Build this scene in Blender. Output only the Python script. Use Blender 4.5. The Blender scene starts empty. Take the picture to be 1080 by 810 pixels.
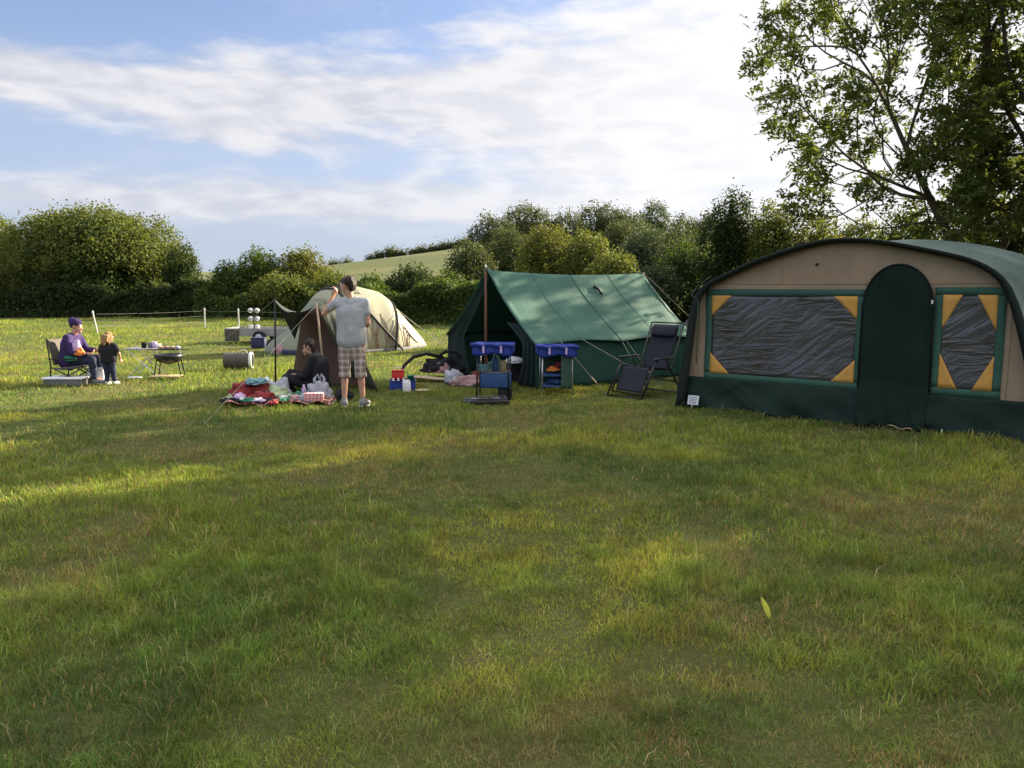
import bpy, bmesh, math, random
import numpy as np
from mathutils import Vector, Matrix
R = math.radians
SC = bpy.context.scene
COL = SC.collection
# ------------------------------------------------------------------ camera
H = 1.6; PITCH = R(7.0); FOC = 831.0
cam = bpy.data.cameras.new('camera'); camo = bpy.data.objects.new('camera', cam); COL.objects.link(camo)
camo.location = (0, 0, H); camo.rotation_euler = (R(90) - PITCH, 0, 0)
cam.sensor_fit = 'HORIZONTAL'; cam.angle = 2 * math.atan(540 / FOC); cam.clip_start = 0.1; cam.clip_end = 6000
SC.camera = camo
# ------------------------------------------------------------------ light
SUN_AZ = R(53); SUN_EL = R(20)          # azimuth clockwise from +Y
SUN_STRENGTH = 5.0
SKY_STRENGTH = 0.1
EXPOSURE = 1.86
sd = Vector((math.sin(SUN_AZ) * math.cos(SUN_EL), math.cos(SUN_AZ) * math.cos(SUN_EL), math.sin(SUN_EL)))
sun = bpy.data.lights.new('sun', 'SUN'); sun.energy = SUN_STRENGTH; sun.angle = R(0.55); sun.color = (1.0, 0.86, 0.64)
suno = bpy.data.objects.new('sun', sun); COL.objects.link(suno); suno.location = sd * 50
suno.rotation_euler = (-sd).to_track_quat('-Z', 'Y').to_euler()
SC.view_settings.view_transform = 'Standard'; SC.view_settings.look = 'None'
SC.view_settings.gamma = 1; SC.view_settings.exposure = EXPOSURE; SC.view_settings.use_curve_mapping = False


class NT:
    """small helper around a node tree"""
    def __init__(s, nt): s.nt = nt
    def n(s, t, **k):
        o = s.nt.nodes.new(t)
        for a, v in k.items(): setattr(o, a, v)
        return o
    def put(s, sock, v):
        if isinstance(v, bpy.types.NodeSocket): s.nt.links.new(v, sock)
        elif v is not None: sock.default_value = v
    def m(s, op, a, b=None, c=None, clamp=False):
        o = s.n('ShaderNodeMath', operation=op, use_clamp=clamp)
        s.put(o.inputs[0], a); s.put(o.inputs[1], b); s.put(o.inputs[2], c)
        return o.outputs[0]
    def mix(s, f, a, b, mode='MIX'):
        o = s.n('ShaderNodeMix', data_type='RGBA', blend_type=mode)
        s.put(o.inputs[0], f); s.put(o.inputs[6], a); s.put(o.inputs[7], b)
        return o.outputs[2]
    def ramp(s, f, lo, hi):
        o = s.n('ShaderNodeMapRange', interpolation_type='SMOOTHSTEP')
        s.put(o.inputs[0], f); s.put(o.inputs[1], lo); s.put(o.inputs[2], hi)
        return o.outputs[0]
    def noise(s, vec, scale, detail=4, rough=.55, dist=0.0, sx=None):
        if sx:
            mp = s.n('ShaderNodeMapping'); s.put(mp.inputs[0], vec); mp.inputs[3].default_value = sx[:3]
            if len(sx) > 3: mp.inputs[2].default_value = (0, 0, sx[3])
            vec = mp.outputs[0]
        o = s.n('ShaderNodeTexNoise'); s.put(o.inputs['Vector'], vec)
        o.inputs['Scale'].default_value = scale; o.inputs['Detail'].default_value = detail
        o.inputs['Roughness'].default_value = rough; o.inputs['Distortion'].default_value = dist
        return o.outputs[0]


def c4(c): return (c[0], c[1], c[2], 1.0)


def make_world():
    w = bpy.data.worlds.new('World'); SC.world = w; w.use_nodes = True
    nt = w.node_tree; nt.nodes.clear(); t = NT(nt)
    sky = t.n('ShaderNodeTexSky', sky_type='NISHITA', sun_disc=False)
    sky.sun_elevation = SUN_EL; sky.sun_rotation = SUN_AZ; sky.altitude = 50; sky.air_density = 1.0; sky.dust_density = 0.6; sky.ozone_density = 2.0
    tc = t.n('ShaderNodeTexCoord'); sep = t.n('ShaderNodeSeparateXYZ'); t.put(sep.inputs[0], tc.outputs['Generated'])
    x, y, z = sep.outputs
    az = t.m('MULTIPLY', t.m('ARCTAN2', x, y), 57.2958)          # degrees clockwise from +Y
    el = t.m('MULTIPLY', t.m('ARCSINE', z), 57.2958)
    cmb = t.n('ShaderNodeCombineXYZ'); t.put(cmb.inputs[0], t.m('MULTIPLY', az, 0.1)); t.put(cmb.inputs[1], t.m('MULTIPLY', el, 0.1)); t.put(cmb.inputs[2], t.m('MULTIPLY', y, 0.6))
    v = cmb.outputs[0]
    n1 = t.noise(v, .95, 9, .56, .3, (0.75, 2.6, 1, R(-12)))       # streaky
    n2 = t.noise(v, 3.4, 7, .50, .25, (0.7, 2.3, 1, R(-22)))         # mackerel texture
    n3 = t.noise(v, 0.55, 3, .5)
    nn = t.m('ADD', t.m('MULTIPLY', t.m('SUBTRACT', n1, .5), 3.0), t.m('MULTIPLY', t.m('SUBTRACT', n2, .5), 1.9))
    # band A: widening to the right
    hA = t.m('ADD', t.m('MULTIPLY', t.m('POWER', 2.718, t.m('MULTIPLY', t.m('ADD', az, 32.0), .045)), 1.75), .4)
    hA = t.m('MINIMUM', hA, 40.0)
    cA = t.m('ADD', t.m('MULTIPLY', az, 0.0), 12.4)
    dA = t.m('DIVIDE', t.m('ABSOLUTE', t.m('SUBTRACT', el, cA)), hA)
    a = t.ramp(t.m('ADD', t.m('SUBTRACT', 1.05, dA), t.m('MULTIPLY', nn, .55)), 0.0, .75)
    # band B: low flat layer
    dB = t.m('DIVIDE', t.m('ABSOLUTE', t.m('SUBTRACT', el, t.m('ADD', 6.1, t.m('MULTIPLY', az, .015)))), 2.2)
    b = t.ramp(t.m('ADD', t.m('SUBTRACT', 1.05, dB), t.m('MULTIPLY', nn, .45)), 0.0, .9)
    b = t.m('MULTIPLY', b, .88)
    # everything to the right and above breaks up into thin cloud
    rgt = t.m('MULTIPLY', t.ramp(t.m('ADD', az, t.m('MULTIPLY', nn, 7.0)), -4.0, 22.0), t.ramp(t.m('ABSOLUTE', az), 130.0, 70.0))
    up = t.m('MULTIPLY', t.ramp(el, 22.0, 40.0), t.ramp(t.m('ADD', n3, t.m('MULTIPLY', nn, .12)), .32, .6))
    mask = t.m('MAXIMUM', t.m('MAXIMUM', a, b), t.m('MAXIMUM', t.m('MULTIPLY', rgt, .93), t.m('MULTIPLY', up, .85)))
    veil = t.m('MULTIPLY', t.ramp(n1, .45, .75), .22)
    mask = t.m('MAXIMUM', mask, veil)
    # sky tint
    blue = t.mix(1.0, sky.outputs[0], (0.56, 0.50, 0.54, 1), 'MULTIPLY')
    low = t.ramp(el, 22.0, 0.0)
    blue = t.mix(t.m('MULTIPLY', low, .75), blue, (1.30, 1.52, 2.08, 1))
    blue = t.mix(t.m('MULTIPLY', t.ramp(el, 7.0, 2.0), .5), blue, (1.36, 1.68, 2.08, 1))
    tone = t.m('MULTIPLY', t.ramp(n2, .36, .64), .9)
    cl = t.mix(tone, (1.85, 1.90, 2.14, 1), (2.42, 2.42, 2.52, 1))
    cl = t.mix(t.m('MULTIPLY', t.ramp(az, -14.0, 18.0), t.m('ADD', .78, t.m('MULTIPLY', tone, .26))), cl, (2.92, 2.90, 2.94, 1))
    zen = t.ramp(el, 24.0, 60.0)
    cl = t.mix(zen, cl, (7.6, 7.5, 7.5, 1))
    behind = t.ramp(t.m('ABSOLUTE', az), 60.0, 120.0)
    cl = t.mix(t.m('MULTIPLY', behind, .6), cl, (5.0, 4.95, 4.9, 1))
    out = t.mix(mask, blue, cl)
    bg = t.n('ShaderNodeBackground'); t.put(bg.inputs[0], out); bg.inputs[1].default_value = SKY_STRENGTH
    o = t.n('ShaderNodeOutputWorld'); nt.links.new(bg.outputs[0], o.inputs[0])


make_world()

# ------------------------------------------------------------------ materials
MATS = {}


def mat(name, col, rough=.7, var=.15, vs=6.0, bump=.0, bs=40.0, trans=0.0, metal=0.0, spec=.3, stretch=None, tcol=None, sheen=0.0, coat=0.0):
    if name in MATS: return MATS[name]
    m = bpy.data.materials.new(name); m.use_nodes = True; nt = m.node_tree; nt.nodes.clear(); t = NT(nt)
    tc = t.n('ShaderNodeTexCoord'); v = tc.outputs['Object']
    n = t.noise(v, vs, 5, .6)
    n_b = t.noise(v, vs * 9, 3, .6)
    f = t.ramp(t.m('ADD', t.m('MULTIPLY', n, .75), t.m('MULTIPLY', n_b, .25)), .3, .7)
    dark = [c * (1 - var) for c in col]; lite = [min(1, c * (1 + var)) for c in col]
    cc = t.mix(f, c4(dark), c4(lite))
    p = t.n('ShaderNodeBsdfPrincipled'); t.put(p.inputs['Base Color'], cc)
    t.put(p.inputs['Roughness'], t.m('ADD', rough - .06, t.m('MULTIPLY', n, .12)))
    p.inputs['Metallic'].default_value = metal; p.inputs['Specular IOR Level'].default_value = spec
    if coat: p.inputs['Coat Weight'].default_value = coat
    if bump:
        bn = t.noise(v, bs, 4, .6, .3, stretch)
        b = t.n('ShaderNodeBump'); b.inputs['Strength'].default_value = bump; b.inputs['Distance'].default_value = .02
        t.put(b.inputs['Height'], bn); nt.links.new(b.outputs[0], p.inputs['Normal'])
    sh = p.outputs[0]
    if trans:
        tr = t.n('ShaderNodeBsdfTranslucent')
        tr.inputs[0].default_value = c4(tcol or [min(1, c * 1.3) for c in col])
        mx = t.n('ShaderNodeMixShader'); mx.inputs[0].default_value = trans
        nt.links.new(sh, mx.inputs[1]); nt.links.new(tr.outputs[0], mx.inputs[2]); sh = mx.outputs[0]
    o = t.n('ShaderNodeOutputMaterial'); nt.links.new(sh, o.inputs[0])
    MATS[name] = m
    return m


def leaf_mat(name, trans=.35, rough=.62, spec=.18, tgain=1.35):
    """reads each leaf's own colour from the attribute 'tint'"""
    m = bpy.data.materials.new(name); m.use_nodes = True; nt = m.node_tree; nt.nodes.clear(); t = NT(nt)
    at = t.n('ShaderNodeAttribute', attribute_name='tint')
    p = t.n('ShaderNodeBsdfPrincipled'); nt.links.new(at.outputs[0], p.inputs['Base Color'])
    p.inputs['Roughness'].default_value = rough; p.inputs['Specular IOR Level'].default_value = spec
    tr = t.n('ShaderNodeBsdfTranslucent'); t.put(tr.inputs[0], t.mix(1.0, at.outputs[0], (tgain * 1.15, tgain * 1.1, tgain * .6, 1), 'MULTIPLY'))
    mx = t.n('ShaderNodeMixShader'); mx.inputs[0].default_value = trans
    nt.links.new(p.outputs[0], mx.inputs[1]); nt.links.new(tr.outputs[0], mx.inputs[2])
    o = t.n('ShaderNodeOutputMaterial'); nt.links.new(mx.outputs[0], o.inputs[0])
    return m


def plaid_mat(name, base, a, b, s=1.0, rough=.85, axes=(0, 2)):
    m = bpy.data.materials.new(name); m.use_nodes = True; nt = m.node_tree; nt.nodes.clear(); t = NT(nt)
    tc = t.n('ShaderNodeTexCoord'); sep = t.n('ShaderNodeSeparateXYZ'); t.put(sep.inputs[0], tc.outputs['Object'])
    wob = t.m('MULTIPLY', t.noise(tc.outputs['Object'], 6, 3), .03)
    def stripe(ax, per, w, ph=0):
        k = t.m('FRACT', t.m('ADD', t.m('MULTIPLY', t.m('ADD', sep.outputs[ax], wob), per / s), ph))
        return t.m('LESS_THAN', k, w)
    c = t.mix(t.m('MULTIPLY', stripe(axes[0], 12, .45), .6), c4(base), c4(a))
    c = t.mix(t.m('MULTIPLY', stripe(axes[1], 12, .45), .6), c, c4(a))
    c = t.mix(t.m('MULTIPLY', stripe(axes[0], 12, .1, .3), .7), c, c4(b))
    c = t.mix(t.m('MULTIPLY', stripe(axes[1], 12, .1, .3), .7), c, c4(b))
    p = t.n('ShaderNodeBsdfPrincipled'); t.put(p.inputs['Base Color'], c); p.inputs['Roughness'].default_value = rough
    p.inputs['Specular IOR Level'].default_value = .15
    o = t.n('ShaderNodeOutputMaterial'); nt.links.new(p.outputs[0], o.inputs[0])
    return m


def pvc_mat():
    m = bpy.data.materials.new('creased_clear_pvc'); m.use_nodes = True; nt = m.node_tree; nt.nodes.clear(); t = NT(nt)
    tc = t.n('ShaderNodeTexCoord'); v = tc.outputs['Object']
    def st(scale, rot, sc, detail=4, dist=.4):
        mp = t.n('ShaderNodeMapping'); t.put(mp.inputs[0], v); mp.inputs[2].default_value = (0, rot, 0)
        mp2 = t.n('ShaderNodeMapping'); t.put(mp2.inputs[0], mp.outputs[0]); mp2.inputs[3].default_value = sc
        return t.noise(mp2.outputs[0], scale, detail, .55, dist)
    a = st(2.2, R(38), (.8, 1, 5.0), 3); b_ = st(3.2, R(4), (.8, 1, 5.0), 3, .8); c_ = st(1.4, R(-20), (1, 1, 2.0), 2)
    k = t.ramp(c_, .40, .60)
    h = t.m('ADD', t.m('MULTIPLY', a, t.m('SUBTRACT', 1.0, k)), t.m('MULTIPLY', b_, k))
    b = t.n('ShaderNodeBump'); b.inputs['Strength'].default_value = .75; b.inputs['Distance'].default_value = .034
    t.put(b.inputs['Height'], h)
    p = t.n('ShaderNodeBsdfPrincipled'); t.put(p.inputs['Base Color'], t.mix(k, (.070, .074, .084, 1), (.050, .045, .042, 1)))
    p.inputs['Roughness'].default_value = .13; p.inputs['Specular IOR Level'].default_value = .6
    p.inputs['Coat Weight'].default_value = .3; p.inputs['Coat Roughness'].default_value = .12
    nt.links.new(b.outputs[0], p.inputs['Normal']); nt.links.new(b.outputs[0], p.inputs['Coat Normal'])
    o = t.n('ShaderNodeOutputMaterial'); nt.links.new(p.outputs[0], o.inputs[0])
    return m


M = dict(
    beige=mat('beige_canvas', (.375, .275, .183), .85, .13, 1.6, .35, 5, .12),
    skirt=mat('dark_green_skirt', (.012, .026, .019), .62, .3, 2.5, .6, 5, 0, 0, .18, (1, 1, .5)),
    bgreen=mat('mid_green_canvas', (.040, .105, .075), .8, .12, 5, .2, 60),
    door=mat('dark_green_door_canvas', (.012, .024, .018), .85, .2, 2, .5, 5, 0, 0, .12, (2, 1, .4)),
    orange=mat('orange_canvas', (.62, .32, .075), .75, .08, 8, .2, 50),
    roof=mat('grey_teal_roof', (.085, .13, .115), .38, .2, 2, .3, 5, 0, 0, .6),
    roofband=mat('black_green_trim', (.012, .018, .016), .6, .2, 4, .2, 20),
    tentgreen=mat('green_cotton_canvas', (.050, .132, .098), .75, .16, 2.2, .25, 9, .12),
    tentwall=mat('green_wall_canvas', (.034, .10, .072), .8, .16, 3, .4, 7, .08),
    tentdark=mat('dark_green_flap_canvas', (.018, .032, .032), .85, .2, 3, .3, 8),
    polewood=mat('brown_wooden_pole', (.16, .08, .045), .6, .2, 12, .2, 30),
    rope=mat('pale_rope', (.34, .32, .25), .8, .1, 30),
    cream=mat('cream_nylon', (.50, .49, .36), .55, .06, 2, .15, 5, .38, 0, .3, tcol=(.62, .60, .40)),
    dgreen=mat('pale_green_nylon', (.25, .275, .19), .55, .1, 3, .2, 6, .3),
    navy=mat('navy_groundsheet', (.03, .035, .09), .5, .15, 4),
    black=mat('black_webbing', (.012, .012, .013), .6, .2, 10),
    blackm=mat('black_powder_coated_metal', (.02, .02, .022), .35, .2, 20, 0, 40, 0, .3, .5),
    steel=mat('pale_steel', (.55, .55, .56), .3, .1, 20, 0, 40, 0, .8),
    brown=mat('brown_tarpaulin', (.105, .062, .044), .7, .16, 3, .3, 6, .12),
    tarpgreen=mat('dark_olive_tarpaulin', (.045, .052, .036), .7, .15, 3, .3, 6, .15),
    tarplit=mat('lit_tarpaulin_tone', (.6, .57, .48), .6, .1, 4),  # pale tone stands for light caught by the canopy underside
    blue=mat('royal_blue_fabric', (.020, .045, .27), .6, .15, 8, .3, 25),
    blue2=mat('steel_blue_fabric', (.03, .075, .20), .65, .15, 8, .3, 25),
    mesh=mat('green_grey_netting', (.07, .13, .10), .8, .2, 20, .2, 60, .3),
    white=mat('white_plastic', (.75, .75, .76), .4, .06, 8),
    bagw=mat('white_carrier_bag_plastic', (.5, .51, .58), .35, .12, 10, .6, 30, .25),
    grey=mat('mid_grey_fabric', (.15, .15, .16), .8, .15, 8, .3, 30),
    greypl=mat('grey_ridged_fabric', (.10, .088, .075), .7, .2, 8, .5, 22, 0, 0, .3, (6, 1, 1)),
    darkgrey=mat('charcoal_sling_fabric', (.020, .021, .030), .7, .15, 8, .3, 60),
    red=mat('red_plastic', (.55, .035, .03), .4, .1, 8),
    redc=mat('red_cloth', (.22, .028, .03), .85, .2, 8, .4, 20),
    green=mat('bright_green_plastic', (.02, .19, .10), .45, .1, 8),
    teal=mat('teal_cloth', (.14, .27, .30), .8, .15, 8, .4, 20),
    pink=mat('dusty_pink_cloth', (.36, .22, .22), .85, .15, 8, .4, 20),
    paleg=mat('pale_green_cloth', (.35, .42, .25), .85, .15, 8, .4, 20),
    tan=mat('tan_wood', (.42, .32, .2), .7, .15, 8),
    skin=mat('skin', (.50, .27, .19), .55, .08, 10, .05, 60, 0, 0, .4),
    tee=mat('grey_marl_jersey', (.38, .39, .405), .9, .08, 12, .35, 14, 0, 0, .15),
    hairb=mat('dark_brown_hair', (.030, .016, .012), .5, .3, 30, .7, 70, 0, 0, .4, (6, 6, 1)),
    hairy=mat('blonde_hair', (.33, .19, .07), .5, .3, 30, .7, 70, 0, 0, .4, (6, 6, 1)),
    trainer=mat('grey_shoe_leather', (.22, .23, .22), .6, .15, 20),
    sole=mat('white_rubber', (.6, .6, .58), .6, .1, 20),
    purple=mat('purple_fleece', (.042, .024, .10), .9, .2, 12, .4, 25),
    hat=mat('purple_knit', (.035, .020, .085), .95, .25, 20, .8, 60),
    dark=mat('black_cloth', (.013, .013, .017), .85, .2, 10, .4, 20),
    denim=mat('navy_denim', (.02, .028, .06), .8, .2, 10, .3, 25),
    eye=mat('dark_eye', (.02, .015, .012), .2, .1, 10),
    bark=mat('grey_brown_bark', (.085, .068, .050), .9, .35, 5, .8, 14, 0, 0, .2, (3, 3, .6)),
    fence=mat('white_fence_plastic', (.55, .55, .52), .4, .04, 8),
    multi=mat('orange_printed_fabric', (.75, .22, .04), .7, .3, 18),
    lilac=mat('lilac_cloth', (.55, .40, .62), .8, .15, 18),
    pvc=pvc_mat(),
    leaf=leaf_mat('leaf_green'),
    grassm=leaf_mat('grass_blade', .35, .6, .12, 1.5),
)
M['shorts'] = plaid_mat('brown_plaid_cotton', (.42, .35, .30), (.20, .14, .12), (.62, .57, .52))
M['tartan'] = plaid_mat('red_tartan_wool', (.30, .03, .03), (.02, .06, .04), (.6, .58, .5), 1.2, axes=(0, 1))
M['gingham'] = plaid_mat('red_white_gingham', (.75, .7, .68), (.5, .03, .05), (.5, .03, .05), .6, axes=(0, 2))


# ------------------------------------------------------------------ mesh builder
def fnoise(p, seed=0.0):
    """cheap smooth 3D noise, vectorised, about -1..1"""
    x, y, z = p[..., 0], p[..., 1], p[..., 2]; s = seed
    return (np.sin(x * 1.7 + 2.3 * np.sin(y * 1.1 + s) + s) + np.sin(y * 1.9 + 1.7 * np.sin(z * 1.3 + s * 2.1) + 1.3 * s) +
            np.sin(z * 2.1 + 2.1 * np.sin(x * 1.2 + s * .7) + 2.9 * s)) / 3.0


class MB:
    def __init__(s): s.v = []; s.f = []
    def add(s, vs, fs):
        o = len(s.v); s.v += [tuple(map(float, q)) for q in vs]; s.f += [tuple(i + o for i in f) for f in fs]; return s
    def box(s, c, d, rot=None, bev=0.0):
        c = Vector(c); hx, hy, hz = d[0] / 2, d[1] / 2, d[2] / 2
        if bev:
            bm = bmesh.new(); bmesh.ops.create_cube(bm, size=1, matrix=Matrix.Diagonal((d[0], d[1], d[2], 1)))
            bmesh.ops.bevel(bm, geom=bm.edges[:], offset=bev, segments=2, affect='EDGES', profile=.5)
            vs = [v.co.copy() for v in bm.verts]; fs = [[v.index for v in f.verts] for f in bm.faces]; bm.free()
        else:
            vs = [Vector((x * hx, y * hy, z * hz)) for x in (-1, 1) for y in (-1, 1) for z in (-1, 1)]
            fs = [(0, 1, 3, 2), (4, 6, 7, 5), (0, 4, 5, 1), (2, 3, 7, 6), (0, 2, 6, 4), (1, 5, 7, 3)]
        if rot is not None:
            m = Matrix.Rotation(rot[2], 3, 'Z') @ Matrix.Rotation(rot[1], 3, 'Y') @ Matrix.Rotation(rot[0], 3, 'X')
            vs = [m @ v for v in vs]
        return s.add([v + c for v in vs], fs)
    def tube(s, pts, r, k=8, caps=True):
        pts = [Vector(p) for p in pts]; n = len(pts); rs = r if isinstance(r, (list, tuple)) else [r] * n
        vs = []; fs = []; up = None
        for i, p in enumerate(pts):
            d = (pts[min(i + 1, n - 1)] - pts[max(i - 1, 0)]).normalized()
            if up is None: up = Vector((0, 0, 1)) if abs(d.z) < .9 else Vector((1, 0, 0))
            a = d.cross(up)
            if a.length < 1e-4: a = d.cross(Vector((0, 1, 0)))
            a.normalize(); b = a.cross(d).normalized(); up = b
            for j in range(k):
                t = 2 * math.pi * j / k
                vs.append(p + (a * math.cos(t) + b * math.sin(t)) * rs[i])
        for i in range(n - 1):
            for j in range(k):
                q = (j + 1) % k
                fs.append((i * k + j, i * k + q, (i + 1) * k + q, (i + 1) * k + j))
        if caps: fs.append(tuple(range(k))[::-1]); fs.append(tuple((n - 1) * k + j for j in range(k)))
        return s.add(vs, fs)
    def lathe(s, prof, c=(0, 0, 0), k=24, axis='Z'):
        vs = []; fs = []; n = len(prof)
        for r, z in prof:
            for j in range(k):
                t = 2 * math.pi * j / k; q = (r * math.cos(t), r * math.sin(t), z)
                if axis == 'X': q = (z, r * math.cos(t), r * math.sin(t))
                if axis == 'Y': q = (r * math.cos(t), z, r * math.sin(t))
                vs.append((q[0] + c[0], q[1] + c[1], q[2] + c[2]))
        for i in range(n - 1):
            for j in range(k):
                q = (j + 1) % k; fs.append((i * k + j, i * k + q, (i + 1) * k + q, (i + 1) * k + j))
        fs.append(tuple(range(k))[::-1]); fs.append(tuple((n - 1) * k + j for j in range(k)))
        return s.add(vs, fs)
    def grid(s, fn, nu, nv):
        vs = [fn(i / nu, j / nv) for i in range(nu + 1) for j in range(nv + 1)]
        w = nv + 1
        return s.add(vs, [(i * w + j, (i + 1) * w + j, (i + 1) * w + j + 1, i * w + j + 1) for i in range(nu) for j in range(nv)])
    def ball(s, c, r, seg=10, ring=7):
        r = (r, r, r) if isinstance(r, (int, float)) else r
        vs = [(c[0], c[1], c[2] - r[2])]; fs = []
        for i in range(1, ring):
            a = math.pi * i / ring
            for j in range(seg):
                t = 2 * math.pi * j / seg
                vs.append((c[0] + r[0] * math.sin(a) * math.cos(t), c[1] + r[1] * math.sin(a) * math.sin(t), c[2] - r[2] * math.cos(a)))
        vs.append((c[0], c[1], c[2] + r[2])); L = len(vs) - 1
        for j in range(seg):
            q = (j + 1) % seg
            fs.append((0, 1 + q, 1 + j)); fs.append((L, 1 + (ring - 2) * seg + j, 1 + (ring - 2) * seg + q))
            for i in range(ring - 2): fs.append((1 + i * seg + j, 1 + i * seg + q, 1 + (i + 1) * seg + q, 1 + (i + 1) * seg + j))
        return s.add(vs, fs)
    def cap(s, a, b, ra, rb, k=10):
        """tapered capsule"""
        s.ball(a, ra, k, 7); s.ball(b, rb, k, 7); return s.tube([a, b], [ra, rb], k)
    def build(s, name, m, parent=None, smooth=False, solid=0.0):
        me = bpy.data.meshes.new(name); me.from_pydata(s.v, [], s.f); me.update()
        o = bpy.data.objects.new(name, me); COL.objects.link(o)
        if m: me.materials.append(m)
        if smooth: me.polygons.foreach_set('use_smooth', [True] * len(me.polygons))
        if parent: o.parent = parent
        if solid:
            md = o.modifiers.new('thickness', 'SOLIDIFY'); md.thickness = solid; md.offset = 0
        return o


def thing(name, label, cat, loc=(0, 0, 0), rz=0.0, group=None):
    o = bpy.data.objects.new(name, None); COL.objects.link(o); o.location = loc; o.rotation_euler = (0, 0, rz)
    o.empty_display_size = .2; o['label'] = label; o['category'] = cat
    if group: o['group'] = group
    return o


def tag(o, label, cat, loc=None, rz=0, group=None):
    o['label'] = label; o['category'] = cat
    if group: o['group'] = group
    if loc: o.location = loc; o.rotation_euler = (0, 0, rz)
    return o


def bake(o, voxel, smooth_it=3):
    """remesh overlapping closed shells into one continuous surface"""
    a = o.modifiers.new('r', 'REMESH'); a.mode = 'VOXEL'; a.voxel_size = voxel; a.use_smooth_shade = True
    if smooth_it:
        b = o.modifiers.new('s', 'SMOOTH'); b.iterations = smooth_it; b.factor = .5
    bpy.context.view_layer.update()
    dg = bpy.context.evaluated_depsgraph_get()
    me = bpy.data.meshes.new_from_object(o.evaluated_get(dg)); me.name = o.name
    mats = list(o.data.materials); o.modifiers.clear(); o.data = me
    if not me.materials:
        for m in mats: me.materials.append(m)
    me.polygons.foreach_set('use_smooth', [True] * len(me.polygons))
    return o


def folds(o, amp, sc=(13, 13, 7), seed=1.0):
    me = o.data; n = len(me.vertices); P = np.empty(n * 3); me.vertices.foreach_get('co', P); P = P.reshape(-1, 3)
    N = np.empty(n * 3); me.vertices.foreach_get('normal', N); N = N.reshape(-1, 3)
    d = fnoise(P * np.array(sc), seed) + .5 * fnoise(P * np.array(sc) * 2.3, seed + 3)
    me.vertices.foreach_set('co', (P + N * (d * amp)[:, None]).astype(np.float32).ravel()); me.update()


def np_mesh(name, V, loops, starts, totals, m, tint=None, parent=None):
    me = bpy.data.meshes.new(name)
    me.vertices.add(len(V)); me.vertices.foreach_set('co', V.astype(np.float32).ravel())
    me.loops.add(len(loops)); me.loops.foreach_set('vertex_index', loops.astype(np.int32))
    me.polygons.add(len(starts)); me.polygons.foreach_set('loop_start', starts.astype(np.int32)); me.polygons.foreach_set('loop_total', totals.astype(np.int32))
    if tint is not None:
        a = me.attributes.new('tint', 'FLOAT_COLOR', 'POINT')
        a.data.foreach_set('color', np.concatenate([tint, np.ones((len(tint), 1))], 1).astype(np.float32).ravel())
    me.update(calc_edges=True)
    me.materials.append(m)
    o = bpy.data.objects.new(name, me); COL.objects.link(o)
    if parent: o.parent = parent
    return o


# ------------------------------------------------------------------ numpy value noise (ground patches)
def vnoise(x, y, scale, seed):
    rg = np.random.RandomState(seed); T = rg.rand(256, 256)
    u = x / scale + 1000; v = y / scale + 1000
    i = np.floor(u).astype(int); j = np.floor(v).astype(int); fu = u - i; fv = v - j
    fu = fu * fu * (3 - 2 * fu); fv = fv * fv * (3 - 2 * fv)
    a = T[i % 256, j % 256]; b = T[(i + 1) % 256, j % 256]; c = T[i % 256, (j + 1) % 256]; d = T[(i + 1) % 256, (j + 1) % 256]
    return (a * (1 - fu) + b * fu) * (1 - fv) + (c * (1 - fu) + d * fu) * fv


def fbm(x, y, scale, seed, o=4):
    r = 0; amp = .5; tot = 0
    for k in range(o): r = r + amp * vnoise(x, y, scale / 2 ** k, seed + k); tot += amp; amp *= .55
    return r / tot


def gz(x, y):
    """gentle lie of the land of the camping field"""
    return (fbm(x, y, 3.0, 11, 2) - .5) * .09 * np.clip((np.hypot(x, y)) / 6, 0.3, 1) + (vnoise(x, y, .55, 44) - .5) * .035 * np.clip(1.4 - np.hypot(x, y) / 14, 0, 1)


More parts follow.
